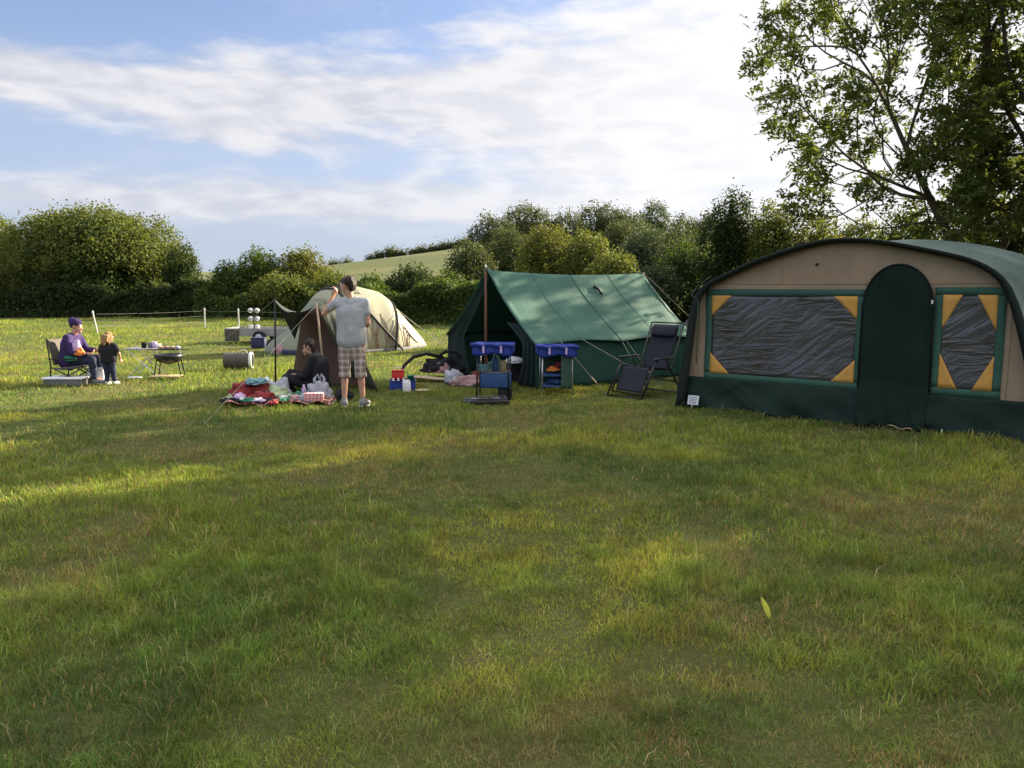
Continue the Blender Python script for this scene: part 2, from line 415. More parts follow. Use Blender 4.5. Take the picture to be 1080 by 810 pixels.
# ------------------------------------------------------------------ ground
def ground():
    ax = np.concatenate([-np.geomspace(4000, 60, 26), np.linspace(-58, -10.5, 96), np.linspace(-10, 10, 161), np.linspace(10.5, 58, 96), np.geomspace(60, 4000, 26)])
    ay = np.concatenate([-np.geomspace(4000, 20, 22), np.linspace(-18, 0.5, 38), np.linspace(.75, 17, 131), np.linspace(17.4, 58, 102), np.geomspace(60, 4000, 26)])
    X, Y = np.meshgrid(ax, ay, indexing='ij')
    Z = np.where(np.hypot(X, Y) < 70, gz(X, Y), 0)
    V = np.stack([X, Y, Z], -1).reshape(-1, 3); n, w = len(ax), len(ay)
    I, J = np.meshgrid(np.arange(n - 1), np.arange(w - 1), indexing='ij'); a = (I * w + J).ravel()
    L = np.stack([a, a + w, a + w + 1, a + 1], 1).ravel(); F = len(a)
    m = bpy.data.materials.new('meadow_turf'); m.use_nodes = True; nt = m.node_tree; nt.nodes.clear(); t = NT(nt)
    tc = t.n('ShaderNodeTexCoord'); v = tc.outputs['Object']
    n1 = t.noise(v, .5, 5, .6); n2 = t.noise(v, 5, 5, .65); n3 = t.noise(v, 60, 4, .7)
    c = t.mix(t.ramp(n1, .38, .62), (.080, .110, .028, 1), (.135, .140, .042, 1))
    c = t.mix(t.m('MULTIPLY', t.ramp(n2, .45, .7), .6), c, (.13, .10, .045, 1))
    c = t.mix(t.m('MULTIPLY', t.ramp(n3, .45, .65), .6), c, (.04, .045, .017, 1))
    n4 = t.noise(v, 220, 3, .7); c = t.mix(t.m('MULTIPLY', t.ramp(n4, .5, .62), .7), c, (.13, .12, .05, 1))
    p = t.n('ShaderNodeBsdfPrincipled'); t.put(p.inputs['Base Color'], c); p.inputs['Roughness'].default_value = .95; p.inputs['Specular IOR Level'].default_value = .1
    b = t.n('ShaderNodeBump'); b.inputs['Strength'].default_value = .8; b.inputs['Distance'].default_value = .03; t.put(b.inputs['Height'], n3)
    nt.links.new(b.outputs[0], p.inputs['Normal'])
    o = t.n('ShaderNodeOutputMaterial'); nt.links.new(p.outputs[0], o.inputs[0])
    g = np_mesh('ground', V, L, np.arange(F) * 4, np.full(F, 4), m)
    g.data.polygons.foreach_set('use_smooth', [True] * F); g['kind'] = 'structure'


def grass():
    rg = np.random.RandomState(5)
    xs = []; ys = []; sc = []
    HA = R(41)
    for d0, d1, dens, s in ((1.7, 3.2, 15000, .72), (3.2, 5, 9500, .85), (5, 8, 4800, 1.15), (8, 13, 1900, 1.6), (13, 22, 560, 2.3), (22, 46, 150, 3.4)):
        n = int(HA * (d1 * d1 - d0 * d0) * dens)
        r = np.sqrt(rg.uniform(d0 * d0, d1 * d1, n)); a = rg.uniform(-HA, HA, n)
        # gather blades a little into tufts
        x = r * np.sin(a); y = r * np.cos(a)
        xs.append(x); ys.append(y); sc.append(np.full(n, s))
    x = np.concatenate(xs); y = np.concatenate(ys); s = np.concatenate(sc)
    tuft = fbm(x, y, .30, 31, 3); tuft2 = fbm(x, y, .11, 57, 2)
    keep = rg.rand(len(x)) < np.clip(.68 + 1.3 * (tuft - .35) + .8 * (tuft2 - .5), .55, 1)
    x, y, s, tuft, tuft2 = x[keep], y[keep], s[keep], tuft[keep], tuft2[keep]
    n = len(x)
    big = fbm(x, y, 2.2, 71, 4); med = fbm(x, y, .75, 91, 3)
    dry = np.clip((fbm(x, y, 1.3, 131, 4) - .53) * 5.0, 0, 1)
    h = (.029 + .034 * np.clip(tuft * 2.2 - .65, 0, 1)) * rg.uniform(.55, 1.5, n) * (1 + .5 * np.clip((big - .5) * 4, -1, 1)) * (1 - .35 * dry)
    tall = rg.rand(n) < .02 * np.clip(med * 3 - 1, 0, 1); h = np.where(tall, h * 1.9, h)
    far = np.clip((s - 1) / 2.4, 0, 1); h = h * (1 + .7 * far)
    w = rg.uniform(.0020, .0042, n) * s * 1.35 * (1 - .3 * dry)
    # longer lush tufts and dead stalks
    rr = np.random.RandomState(77); m1 = (rr.rand(n) < .0016) & (np.hypot(x, y) < 12); ci = np.where(m1)[0][:240]
    lush = np.zeros(n); bx, by = x[ci], y[ci]
    for cx, cy, cr in zip(bx, by, rr.uniform(.05, .17, len(ci))): lush = np.maximum(lush, np.clip(1.3 - np.hypot(x - cx, y - cy) / cr, 0, 1))
    h = h * (1 + .8 * lush * rr.rand(len(ci)).mean()); stalk = (rr.rand(n) < .006) & (s < 2)
    h = np.where(stalk, h * 1.5 + .03, h); w = np.where(stalk, w * .55, w)
    yaw = rg.uniform(0, 2 * np.pi, n); lyaw = rg.uniform(0, 2 * np.pi, n)
    lean = rg.uniform(.15, 1.2, n) * h
    z = gz(x, y) - .003
    ca, sa = np.cos(yaw) * w / 2, np.sin(yaw) * w / 2
    lx, ly = np.cos(lyaw) * lean, np.sin(lyaw) * lean
    V = np.empty((n, 5, 3))
    V[:, 0] = np.stack([x - ca, y - sa, z], 1); V[:, 1] = np.stack([x + ca, y + sa, z], 1)
    V[:, 2] = np.stack([x + ca * .85 + lx * .35, y + sa * .85 + ly * .35, z + h * .6], 1)
    V[:, 3] = np.stack([x - ca * .85 + lx * .35, y - sa * .85 + ly * .35, z + h * .6], 1)
    V[:, 4] = np.stack([x + lx, y + ly, z + h * (1 - .25 * (lean / h))], 1)
    b = np.arange(n) * 5
    L = np.stack([b, b + 1, b + 2, b + 3, b + 3, b + 2, b + 4], 1).ravel()
    st = np.stack([np.arange(n) * 7, np.arange(n) * 7 + 4], 1).ravel(); to = np.tile([4, 3], n)
    g1 = np.array((.085, .138, .038)); g2 = np.array((.175, .225, .042)); g3 = np.array((.29, .30, .055)); st_ = np.array((.36, .27, .13)); br = np.array((.19, .12, .06))
    k = np.clip((med - .5) * 3.0 + (big - .5) * 2.5 + rg.normal(0, .28, n) + .45, 0, 1)[:, None]
    c = g1 * (1 - k) + g2 * k
    k2 = np.clip((fbm(x, y, 1.6, 171, 3) - .58) * 6 + rg.normal(0, .15, n), 0, 1)[:, None]; c = c * (1 - k2) + g3 * k2
    isdry = (rg.rand(n) < (.13 + .58 * dry) * (1 - .75 * far))[:, None]; mixb = rg.rand(n)[:, None]
    c = np.where(isdry, st_ * mixb + br * (1 - mixb), c)
    c = c * (1 - .55 * lush[:, None]) + np.array((.15, .24, .05)) * .55 * lush[:, None]; c = np.where(stalk[:, None], np.array((.45, .38, .22)), c)
    c = c * rg.uniform(.68, 1.62, (n, 1)) * (.72 + .56 * np.clip(tuft2 * 1.6 - .3, 0, 1))[:, None]
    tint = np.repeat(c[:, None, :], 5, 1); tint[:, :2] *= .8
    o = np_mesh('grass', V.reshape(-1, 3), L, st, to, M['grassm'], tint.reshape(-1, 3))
    o['kind'] = 'stuff'; o['label'] = 'mown meadow grass with dry straw patches'; o['category'] = 'grass'
    print('blades', n)


# ------------------------------------------------------------------ foliage
LEAFG = dict(
    mid=((.038, .066, .015), (.074, .108, .023)), dark=((.019, .034, .011), (.040, .062, .017)),
    pale=((.075, .098, .022), (.125, .142, .034)), yellow=((.085, .100, .022), (.135, .14, .032)),
    blue=((.040, .062, .036), (.070, .095, .050)), far=((.050, .066, .030), (.080, .097, .040)), ash=((.060, .090, .023), (.125, .150, .038)))


def leaves(C, N, size, pal, seed, aspect=1.7, sizevar=.35, up=None):
    """rhombic leaves centred on C, facing N"""
    rg = np.random.RandomState(seed); n = len(C)
    N = N / (np.linalg.norm(N, axis=1, keepdims=True) + 1e-9)
    T = rg.normal(0, 1, (n, 3)); T -= (T * N).sum(1, keepdims=True) * N; T /= np.linalg.norm(T, axis=1, keepdims=True) + 1e-9
    B = np.cross(N, T); L = (size * rg.uniform(1 - sizevar, 1 + sizevar, n) * .5)[:, None]; W = L / aspect
    V = np.stack([C - T * L, C - B * W + N * W * .35, C + T * L, C + B * W + N * W * .35], 1)
    a, b = [np.array(q) for q in LEAFG[pal]]
    k = rg.rand(n, 1); col = (a * (1 - k) + b * k) * rg.uniform(.8, 1.2, (n, 1))
    return V, np.repeat(col[:, None], 4, 1)


def leaf_obj(name, V, T, parent):
    n = len(V); b = np.arange(n) * 4
    return np_mesh(name, V.reshape(-1, 3), np.arange(n * 4), b, np.full(n, 4), M['leaf'], T.reshape(-1, 3), parent)


def blob_crown(parent, rx, ry, rz, cz, pal, seed, leaf=.12, dens=1.0, lobes=26, flat=0.0, cut=None, pal2=None):
    """uneven crown: many leafy lobes over a leafy core"""
    rg = np.random.RandomState(seed); Cs = []; Ns = []; S = []; K = []
    area = 4 * math.pi * ((rx * rz + ry * rz + rx * ry) / 3)
    for i in range(int(lobes * 1.5)):
        d = rg.normal(0, 1, 3); d[1] -= .25; d /= np.linalg.norm(d)
        if d[2] < -.75: d[2] *= -1
        rr = rg.uniform(.62, .90)
        c = d * np.array([rx, ry, rz]) * rr + np.array([0, 0, cz])
        lr = rg.uniform(.16, .36) * min(rx, rz * 1.2) * (1.3 - rr * .5)
        nl = int(dens * 40 * lr * lr / (leaf * leaf))
        q = rg.normal(0, 1, (nl, 3)); q /= np.linalg.norm(q, axis=1, keepdims=True)
        rad = lr * rg.uniform(.35, 1.1, nl) ** .55
        wob = 1 + .34 * fnoise(q * 3 + c, seed + i) + .10 * fnoise(q * 9 + c, seed)
        p = c + q * (rad * wob)[:, None]
        p[:, 2] -= .0
        Cs.append(p); Ns.append(q + rg.normal(0, .6, (nl, 3)) + np.array([0, 0, .3])); S.append(np.full(nl, leaf)); K.append(np.full(nl, rg.rand()))
    lc = leaf * 1.9
    nc = int(dens * area * 3.2 / (lc * lc))
    q = rg.normal(0, 1, (nc, 3)); q /= np.linalg.norm(q, axis=1, keepdims=True)
    p = q * np.array([rx, ry, rz]) * (rg.uniform(.15, .80, nc) ** .4)[:, None] * (.84 + .12 * fnoise(q * 4, seed))[:, None] + np.array([0, 0, cz])
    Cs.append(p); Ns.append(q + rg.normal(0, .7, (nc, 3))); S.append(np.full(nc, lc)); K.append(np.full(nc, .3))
    # sprigs sticking out of the outline
    ns = int(area * 2.2 / (leaf * 5) ** 2 * 3)
    q = rg.normal(0, 1, (ns, 3)); q[:, 2] = np.abs(q[:, 2]) + .1; q /= np.linalg.norm(q, axis=1, keepdims=True)
    b = q * np.array([rx, ry, rz]) * (1.0 + .16 * rg.rand(ns) + .12 * fnoise(q * 4, seed))[:, None] + np.array([0, 0, cz])
    m_ = 9; p = (b[:, None] + rg.normal(0, leaf * .9, (ns, m_, 3)) * np.array([1, 1, 1.6])).reshape(-1, 3)
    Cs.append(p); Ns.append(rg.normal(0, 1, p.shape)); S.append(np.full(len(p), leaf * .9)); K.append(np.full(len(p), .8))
    C = np.concatenate(Cs); N = np.concatenate(Ns); S = np.concatenate(S); K = np.concatenate(K)
    ok = C[:, 2] > .05; C = C[ok]; N = N[ok]; S = S[ok]; K = K[ok]
    V, T = leaves(C, N, S, pal, seed, 1.45)
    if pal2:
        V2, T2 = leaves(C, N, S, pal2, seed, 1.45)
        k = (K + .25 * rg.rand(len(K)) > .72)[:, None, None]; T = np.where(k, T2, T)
    return leaf_obj('crown', V, T, parent)


def simple_trunk(parent, h, r, seed, spread=1.0, n=5, z0=.35):
    rg = random.Random(seed); mb = MB()
    mb.tube([(0, 0, -.1), (rg.uniform(-.1, .1) * spread, 0, h * .3), (rg.uniform(-.2, .2) * spread, rg.uniform(-.1, .1), h * .7)], [r, r * .8, r * .3], 8)
    for i in range(n):
        a = rg.uniform(0, 6.28); z = h * rg.uniform(z0, .5) * .8
        e = Vector((math.cos(a) * spread, math.sin(a) * spread, h * rg.uniform(.6, .95)))
        mb.tube([(0, 0, z), (e.x * .45, e.y * .45, z + (e.z - z) * .55), e], [r * .5, r * .3, r * .08], 6)
    return mb.build('trunk', M['bark'], parent, True)


def px_at(px, py, Y):
    u = (px - 540) / FOC; v = (405 - py) / FOC
    x, y, z = u, math.cos(PITCH) + v * math.sin(PITCH), -math.sin(PITCH) + v * math.cos(PITCH)
    t = Y / y
    return x * t, z * t + H


def bush(px, ptop, wpx, Y, pal, label, seed, name='tree', cat='tree', leaf=.12, lobes=26, dens=1.0, group=None, base=0.0, depth=.8, pal2=None, bottom=.12):
    x, zt = px_at(px, ptop, Y); x0, _ = px_at(px - wpx / 2, ptop, Y); x1, _ = px_at(px + wpx / 2, ptop, Y)
    rx = (x1 - x0) / 2; hgt = zt - base; rz = hgt * (.58 if bottom == 0 else .46); cz = hgt - rz
    t = thing(name, label, cat, (x, Y, base), 0, group)
    simple_trunk(t, hgt * .8, max(.06, hgt * .022), seed, rx * .6)
    blob_crown(t, rx * .92, rx * depth, rz * .92, cz * .98, pal, seed, leaf, dens, lobes, pal2=pal2)
    return t


# big open tree built by attaching twig ends to the nearest branch
def open_tree(name, label, loc, trunks, targets, seed, twig_leaves=15, leaf=.085, rbase=.22, pal='ash', group=None, comp=7, reach=.34):
    rg = np.random.RandomState(seed)
    t = thing(name, label, 'tree', loc, 0, group)
    nodes = []; par = []; plen = []
    for st in trunks:
        prev = -1
        for i, p in enumerate(st):
            if i == 0 and nodes and tuple(p) == tuple(st[0]) and st[0] == trunks[0][0]: prev = 0; continue
            nodes.append(np.array(p, float)); par.append(prev); plen.append(0 if prev < 0 else plen[prev] + np.linalg.norm(nodes[-1] - nodes[prev])); prev = len(nodes) - 1
    root_n = len(nodes)
    tc = np.array([np.min([np.linalg.norm(q - nd) for nd in nodes]) for q in targets]); order = np.argsort(tc)
    tips = []
    for k in order:
        q = targets[k]; NN = np.array(nodes); d = np.linalg.norm(NN - q, axis=1)
        below = np.clip(NN[:, 2] - q[2] + .1, 0, 9)
        inward = np.hypot(NN[:, 0], NN[:, 1]) - math.hypot(q[0], q[1])
        cost = d + .16 * np.array(plen) + below * .9 + np.clip(inward + .1, 0, 9) * .6
        j = int(np.argmin(cost)); a = nodes[j]; prev = j; D = d[j]; steps = max(1, int(D / .45))
        # leave the parent along its own direction, then curve up to the target
        for sidx in range(1, steps + 1):
            f = sidx / steps; pnt = a * (1 - f) + q * f
            pnt = pnt + np.array([0, 0, -.10 * math.sin(math.pi * f) * D * .5]) + (rg.normal(0, .035, 3) if sidx < steps else 0) * D ** .5
            nodes.append(pnt); par.append(prev); plen.append(plen[prev] + np.linalg.norm(pnt - nodes[prev])); prev = len(nodes) - 1
        tips.append(prev)
    n = len(nodes); load = np.zeros(n); 
    for i in tips: load[i] += 1
    for i in range(n - 1, 0, -1):
        if par[i] >= 0: load[par[i]] += load[i]
    child = np.full(n, -1)
    for i in range(1, n):
        p_ = par[i]
        if p_ >= 0 and (child[p_] < 0 or load[i] > load[child[p_]]): child[p_] = i
    nodes = np.array(nodes); idx = np.array([i for i in range(3, n) if par[i] >= 0 and child[i] >= 0])
    for _ in range(3): nodes[idx] = nodes[idx] * .5 + .25 * (nodes[np.array(par)[idx]] + nodes[child[idx]])
    tot = max(load[0], 1); rad = rbase * (np.maximum(load, .5) / tot) ** .47; rad = np.maximum(rad, .006)
    V = []; F = []
    for i in range(n):
        if par[i] < 0: continue
        a, b = Vector(nodes[par[i]]), Vector(nodes[i]); d = b - a
        if d.length < 1e-4: continue
        k = 9 if rad[i] > .08 else (6 if rad[i] > .03 else 4)
        u = d.cross(Vector((0, 0, 1)) if abs(d.normalized().z) < .95 else Vector((1, 0, 0))).normalized(); w = u.cross(d).normalized()
        ra, rb = min(rad[par[i]], rad[i] * 1.25), rad[i]; o = len(V)
        e = d.normalized() * rb * .5
        for c, r, ee in ((a, ra, -e), (b, rb, e)):
            for s_ in range(k):
                th = 2 * math.pi * s_ / k; V.append(tuple(c + ee + (u * math.cos(th) + w * math.sin(th)) * r))
        for s_ in range(k): F.append((o + s_, o + (s_ + 1) % k, o + k + (s_ + 1) % k, o + k + s_))
    mb = MB(); mb.v = V; mb.f = F; mb.build('trunk', M['bark'], t, True)
    # compound leaves round every twig end and along the last metre
    Cs = []; Ns = []
    NN = np.array(nodes); anchors = []
    for i in range(root_n, n):
        if load[i] <= 3: anchors.append((i, twig_leaves if load[i] <= 1 else twig_leaves * .5))
    for i, cnt in anchors:
        dirp = NN[i] - NN[par[i]]; dirp /= np.linalg.norm(dirp) + 1e-9
        m_ = rg.poisson(cnt)
        for _ in range(m_):
            d = rg.normal(0, 1, 3) + dirp * .6; d[2] += .1; d /= np.linalg.norm(d)
            st = NN[i] + rg.normal(0, .13, 3); ln = rg.uniform(.5, 1.0) * reach
            side = np.cross(d, [0, 0, 1.0]); side /= np.linalg.norm(side) + 1e-9; upn = np.cross(side, d)
            for s_ in range(comp):
                f = (s_ // 2 + 1) / (comp // 2 + 1); sg = 1 if s_ % 2 else -1
                p = st + d * ln * f + side * sg * ln * .22 * (1 if s_ < comp - 1 else 0) + np.array([0, 0, -.12 * f * f * ln])
                Cs.append(p); Ns.append(upn + rg.normal(0, .45, 3))
    C = np.array(Cs); N = np.array(Ns)
    Vv, T = leaves(C, N, leaf, pal, seed, 2.3)
    leaf_obj('crown', Vv, T, t)
    print(name, 'nodes', n, 'leaflets', len(C))
    return t


def crown_targets(ells, n, seed, gap=.0, gs=1.3, loc=(0, 0)):
    rg = np.random.RandomState(seed); out = []
    vols = np.array([e[3] * e[4] * e[5] for e in ells]); vols /= vols.sum()
    while len(out) < n:
        e = ells[rg.choice(len(ells), p=vols)]
        q = rg.normal(0, 1, 3); q /= np.linalg.norm(q); q *= rg.rand() ** .42
        p = np.array(e[:3]) + q * np.array(e[3:6])
        if fnoise(p * gs, seed) < gap: continue
        if p[2] < 1.2: continue
        pp = (p[0] + loc[0]) * .6 - (p[1] + loc[1]) * .8     # openings in the crown that let the low sun through
        if loc[0] and (abs(pp + 6.9) < .52 or abs(pp + 9.6) < .35) and 4.2 < p[2] < 8.5: continue
        if out and min(np.linalg.norm(np.array(out[-400:]) - p, axis=1)) < .22: continue
        out.append(p)
    return out


def copy_thing(o, loc, rz, scale, label):
    r = o.copy(); COL.objects.link(r); r.location = loc; r.rotation_euler = (0, 0, rz); r.scale = (scale,) * 3; r['label'] = label
    for ch in o.children:
        c = ch.copy(); COL.objects.link(c); c.parent = r
        for g in ch.children:
            e = g.copy(); COL.objects.link(e); e.parent = c
    return r


def hills():
    m = bpy.data.materials.new('distant_pasture'); m.use_nodes = True; nt = m.node_tree; nt.nodes.clear(); t = NT(nt)
    tc = t.n('ShaderNodeTexCoord'); v = tc.outputs['Object']
    n1 = t.noise(v, .02, 4, .6, 0, (1, 3, 1)); n2 = t.noise(v, .4, 5, .7)
    c = t.mix(t.ramp(n1, .35, .65), (.10, .12, .045, 1), (.16, .155, .07, 1)); c = t.mix(t.m('MULTIPLY', n2, .35), c, (.10, .11, .045, 1))
    p = t.n('ShaderNodeBsdfPrincipled'); t.put(p.inputs['Base Color'], c); p.inputs['Roughness'].default_value = .95; p.inputs['Specular IOR Level'].default_value = .1
    o = t.n('ShaderNodeOutputMaterial'); nt.links.new(p.outputs[0], o.inputs[0])
    # a long shoulder rising to the right behind the woods
    xs = np.linspace(-420, 320, 90); ys = np.linspace(150, 520, 40)
    X, Y = np.meshgrid(xs, ys, indexing='ij')
    ridge = np.interp(X, [-420, -140, -100, -70, -48, -20, 30, 100, 320], [9, 9.5, 7.5, 9.2, 12.5, 16.5, 22, 22, 12])
    s = np.clip((Y - 150) / 150, 0, 1); s = s * s * (3 - 2 * s)
    fall = 1 - .35 * np.clip((Y - 300) / 220, 0, 1)
    Z = ridge * s * fall - .6 + (fbm(X, Y, 60, 3, 3) - .5) * 1.0 * s
    V = np.stack([X, Y, Z], -1).reshape(-1, 3); n, w = len(xs), len(ys)
    I, J = np.meshgrid(np.arange(n - 1), np.arange(w - 1), indexing='ij'); a = (I * w + J).ravel(); F = len(a)
    g = np_mesh('hill', V, np.stack([a, a + w, a + w + 1, a + 1], 1).ravel(), np.arange(F) * 4, np.full(F, 4), m)
    g.data.polygons.foreach_set('use_smooth', [True] * F); g['kind'] = 'structure'


def hill_z(x, y):
    ridge = np.interp(x, [-420, -140, -100, -70, -48, -20, 30, 100, 320], [9, 9.5, 7.5, 9.2, 12.5, 16.5, 22, 22, 12])
    s = min(max((y - 150) / 150, 0), 1); s = s * s * (3 - 2 * s)
    return ridge * s - .6


def hedge(name, label, x0, x1, y0, y1, h, depth, pal, seed, leaf=.1, dens=1.0, base=(0, 0)):
    """long clipped hedge from (x0,y0) to (x1,y1)"""
    rg = np.random.RandomState(seed); L = math.hypot(x1 - x0, y1 - y0); ang = math.atan2(y1 - y0, x1 - x0)
    t = thing(name, label, 'hedge', (x0, y0, 0), ang)
    n = int(dens * L * (h * 2 + depth) / (leaf * leaf) * 7)
    q = rg.rand(n, 3); side = rg.rand(n)
    X = q[:, 0] * L; lump = 1 + .16 * np.sin(X * .9 + seed) + .12 * np.sin(X * 2.3 + 1) + .06 * np.sin(X * 5.7) + rg.normal(0, .05, n)
    Yy = np.where(side < .45, -depth / 2 + q[:, 1] * .25, np.where(side < .6, depth / 2 - q[:, 1] * .25, (q[:, 1] - .5) * depth))
    Z = np.where(side < .6, q[:, 2] * h, h - q[:, 2] ** 2 * .4) * lump
    N = np.stack([rg.normal(0, .8, n), np.where(side < .45, -1.0, np.where(side < .6, 1, 0)) + rg.normal(0, .7, n), np.where(side >= .6, 1.0, .2) + rg.normal(0, .5, n)], 1)
    C = np.stack([X, Yy + rg.normal(0, .12, n) - .28 * fnoise(np.stack([X * 1.6, Z * 2.2, Z * 0], 1), seed), np.maximum(Z, .03)], 1) + np.array([0, 0, base[0]])
    V, T = leaves(C, N, leaf * 1.3, pal, seed); T = T * (1 + .35 * fnoise(np.stack([X * .7, Z * 1.2, Z * 0 + seed], 1), seed + 2))[:, None, None]; leaf_obj('foliage', V, T, t)
    k = min(14, int(L / 2.4))
    for i in range(k):
        x = (i + .5) * L / k; MB().tube([(x, 0, base[0] - .1), (x + rg.uniform(-.1, .1), rg.uniform(-.1, .1), base[0] + h * .7)], [.05, .02], 5).build('stem', M['bark'], t)
    return t


def vegetation():
    # left group
    g = 'trees and bushes along the far edge of the field'
    big = bush(100, 224, 186, 47, 'mid', 'largest rounded tree at the far left, dense dome of green leaves', 1, leaf=.16, lobes=64, group=g, pal2='pale', bottom=0.0)
    bush(-12, 232, 84, 49, 'pale', 'pale green tree cut by the left edge of the photo', 2, leaf=.16, lobes=30, group=g, bottom=0.0)
    bush(190, 262, 38, 44, 'dark', 'narrow dark bush at the right foot of the largest rounded tree', 3, 'bush', 'bush', leaf=.13, lobes=16, group=g, bottom=0)
    hedge('hedge', 'long low dark hedge below the rounded trees at the far left', -31, -14.2, 42.5, 42.5, 1.55, 1.2, 'dark', 8, .12)
    hedge('hedge', 'low dark hedge behind the white fence posts', -16.0, -4.5, 41.5, 38, 1.25, 1.6, 'mid', 9, .12)
    hedge('hedge', 'dark hedge between the cream tent and the green tent', -6.2, 1.5, 35, 33, 1.55, 1.6, 'mid', 10, .11)
    mids = [(243, 280, 46, 42, 'mid', 'small mid green bush right of the gap beside the rounded tree', None), (272, 267, 54, 43, 'pale', 'pale bushy tree left of centre above the fence posts', 'mid'),
            (318, 266, 62, 44, 'pale', 'feathery yellow green bush above the small grey trailer', 'yellow'), (300, 292, 70, 40, 'mid', 'low mid green bush directly behind the dark tarp shelter', 'pale'),
            (352, 290, 44, 41, 'mid', 'low green bush behind the standing man', 'pale'), (392, 296, 44, 38, 'dark', 'low dark bush behind the ridge of the cream tent', 'mid'),
            (434, 284, 56, 37, 'mid', 'rounded green bush right above the cream tent', 'dark'), (474, 291, 50, 36, 'dark', 'dark bush just left of the green tent pole', 'mid'), (226, 298, 30, 43, 'dark', 'lowest dark bush in the gap by the rounded tree', None)]
    for i, (px, pt, w, Y, pal, lab, p2) in enumerate(mids):
        bush(px, pt, w, Y, pal, lab, 20 + i, 'bush', 'bush', leaf=.13, lobes=20, group=g, pal2=p2, bottom=0)
    # wooded slope behind the green tent
    g2 = 'trees of the wooded slope behind the green tent'
    far = [(520, 231, 62, 95, 'far', 'grey green tree at the left shoulder of the wood'), (556, 221, 74, 100, 'far', 'tall round tree topping the left part of the wood'),
           (596, 228, 60, 98, 'far', 'tree in the wood just right of its left summit'), (632, 219, 66, 102, 'far', 'broad tree on the skyline above the green tent'),
           (664, 226, 54, 96, 'far', 'tree on the skyline between two taller crowns'), (690, 217, 48, 104, 'blue', 'blue green round crown highest on the right of the wood'),
           (724, 231, 46, 98, 'far', 'sparse tree on the skyline left of the dark bush'), (748, 230, 44, 96, 'far', 'pale tree on the skyline touching the dark bush')]
    for i, (px, pt, w, Y, pal, lab) in enumerate(far):
        bush(px, pt, w, Y, pal, lab, 40 + i, leaf=.26, lobes=16, group=g2, dens=.75, bottom=0)
    near = [(496, 258, 54, 56, 'mid', 'bushy tree at the left end of the wood above the tent pole', 'far'), (535, 246, 60, 60, 'mid', 'mid green tree behind the ridge of the green tent', 'far'),
            (578, 241, 66, 52, 'mid', 'sunlit yellowish tree above the front of the green tent', 'yellow'), (620, 248, 58, 50, 'yellow', 'brightest yellow green tree right above the green tent', 'pale'),
            (655, 238, 56, 62, 'mid', 'tree behind the yellow green one above the green tent', 'far'), (684, 243, 66, 58, 'blue', 'smooth dark bluish tree half veiled above the green tent', None),
            (722, 244, 58, 50, 'mid', 'reddish green tree between the bluish one and the dark bush', 'far'), (648, 268, 60, 46, 'mid', 'low tree just over the green canvas roof', 'pale')]
    for i, (px, pt, w, Y, pal, lab, p2) in enumerate(near):
        bush(px, pt, w, Y, pal, lab, 60 + i, leaf=.16, lobes=18, group=g2, pal2=p2, dens=.8, bottom=0)
    # right side thicket behind the frame tent
    g3 = 'thicket between the tents and the field edge'
    thick = [(690, 285, 70, 27, 'dark', 'low dark bush right behind the green tent', 'blue', .09), (728, 258, 66, 28, 'blue', 'grey green bush between the two large tents', 'mid', .10),
             (772, 209, 74, 26, 'dark', 'tall dark upright bush left of the frame tent', None, .085), (818, 216, 62, 25, 'mid', 'light leafed bush over the left end of the frame tent', 'pale', .085),
             (862, 232, 60, 25, 'pale', 'pale green bush above the left roof slope of the frame tent', 'yellow', .085), (905, 236, 66, 26, 'mid', 'bush showing above the top of the frame tent', 'pale', .085),
             (955, 228, 70, 24, 'dark', 'dark bush above the door of the frame tent', 'mid', .085), (1010, 226, 72, 23, 'dark', 'dark bush above the right window of the frame tent', 'mid', .085),
             (1066, 212, 70, 22, 'dark', 'dark bush at the right edge over the frame tent roof', None, .085)]
    for i, (px, pt, w, Y, pal, lab, p2, lf) in enumerate(thick):
        bush(px, pt, w, Y, pal, lab, 80 + i, 'bush', 'bush', leaf=lf, lobes=24, group=g3, pal2=p2, dens=.8, bottom=0)
    # skyline trees on the hill
    g4 = 'small far trees along the ridge of the hill'
    for i, (px, wpx, hh) in enumerate([(352, 14, 3.2), (366, 12, 3.0), (392, 12, 3.2), (401, 11, 4.2), (413, 15, 5.2), (424, 10, 3.5), (436, 14, 3.4), (446, 12, 3.8), (457, 13, 3.6), (468, 12, 4.2), (479, 12, 4.0), (490, 14, 4.6)]):
        hh *= .75; Y = 302; x, _ = px_at(px, 270, Y); w = wpx / FOC * Y
        labs = ['farthest left tuft of the ridge trees', 'second tuft from the left on the ridge', 'small tree left of the tallest ridge tree', 'middling tree joined to the tallest ridge tree', 'tallest round tree on the bare ridge of the hill',
                'small tree just right of the tallest ridge tree', 'low tree further right along the ridge', 'ridge tree in the middle of the hedge line', 'ridge tree right of the middle of the hedge line', 'third ridge tree from the wood', 'second ridge tree from the wood', 'ridge tree touching the wood']
        t = thing('tree', labs[i], 'tree', (x, Y, float(hill_z(x, Y)) - .4), 0, g4)
        simple_trunk(t, hh * .7, .12, 100 + i, w * .3); blob_crown(t, w * .52, w * .5, hh * .5, hh * .55, 'far', 100 + i, .55, .9, 12)
    hh = hedge('hedge', 'long dark field hedge crossing the foot of the hill', -60, 20, 178, 172, 2.6, 2.2, 'far', 120, .5, base=(0.6, 0))
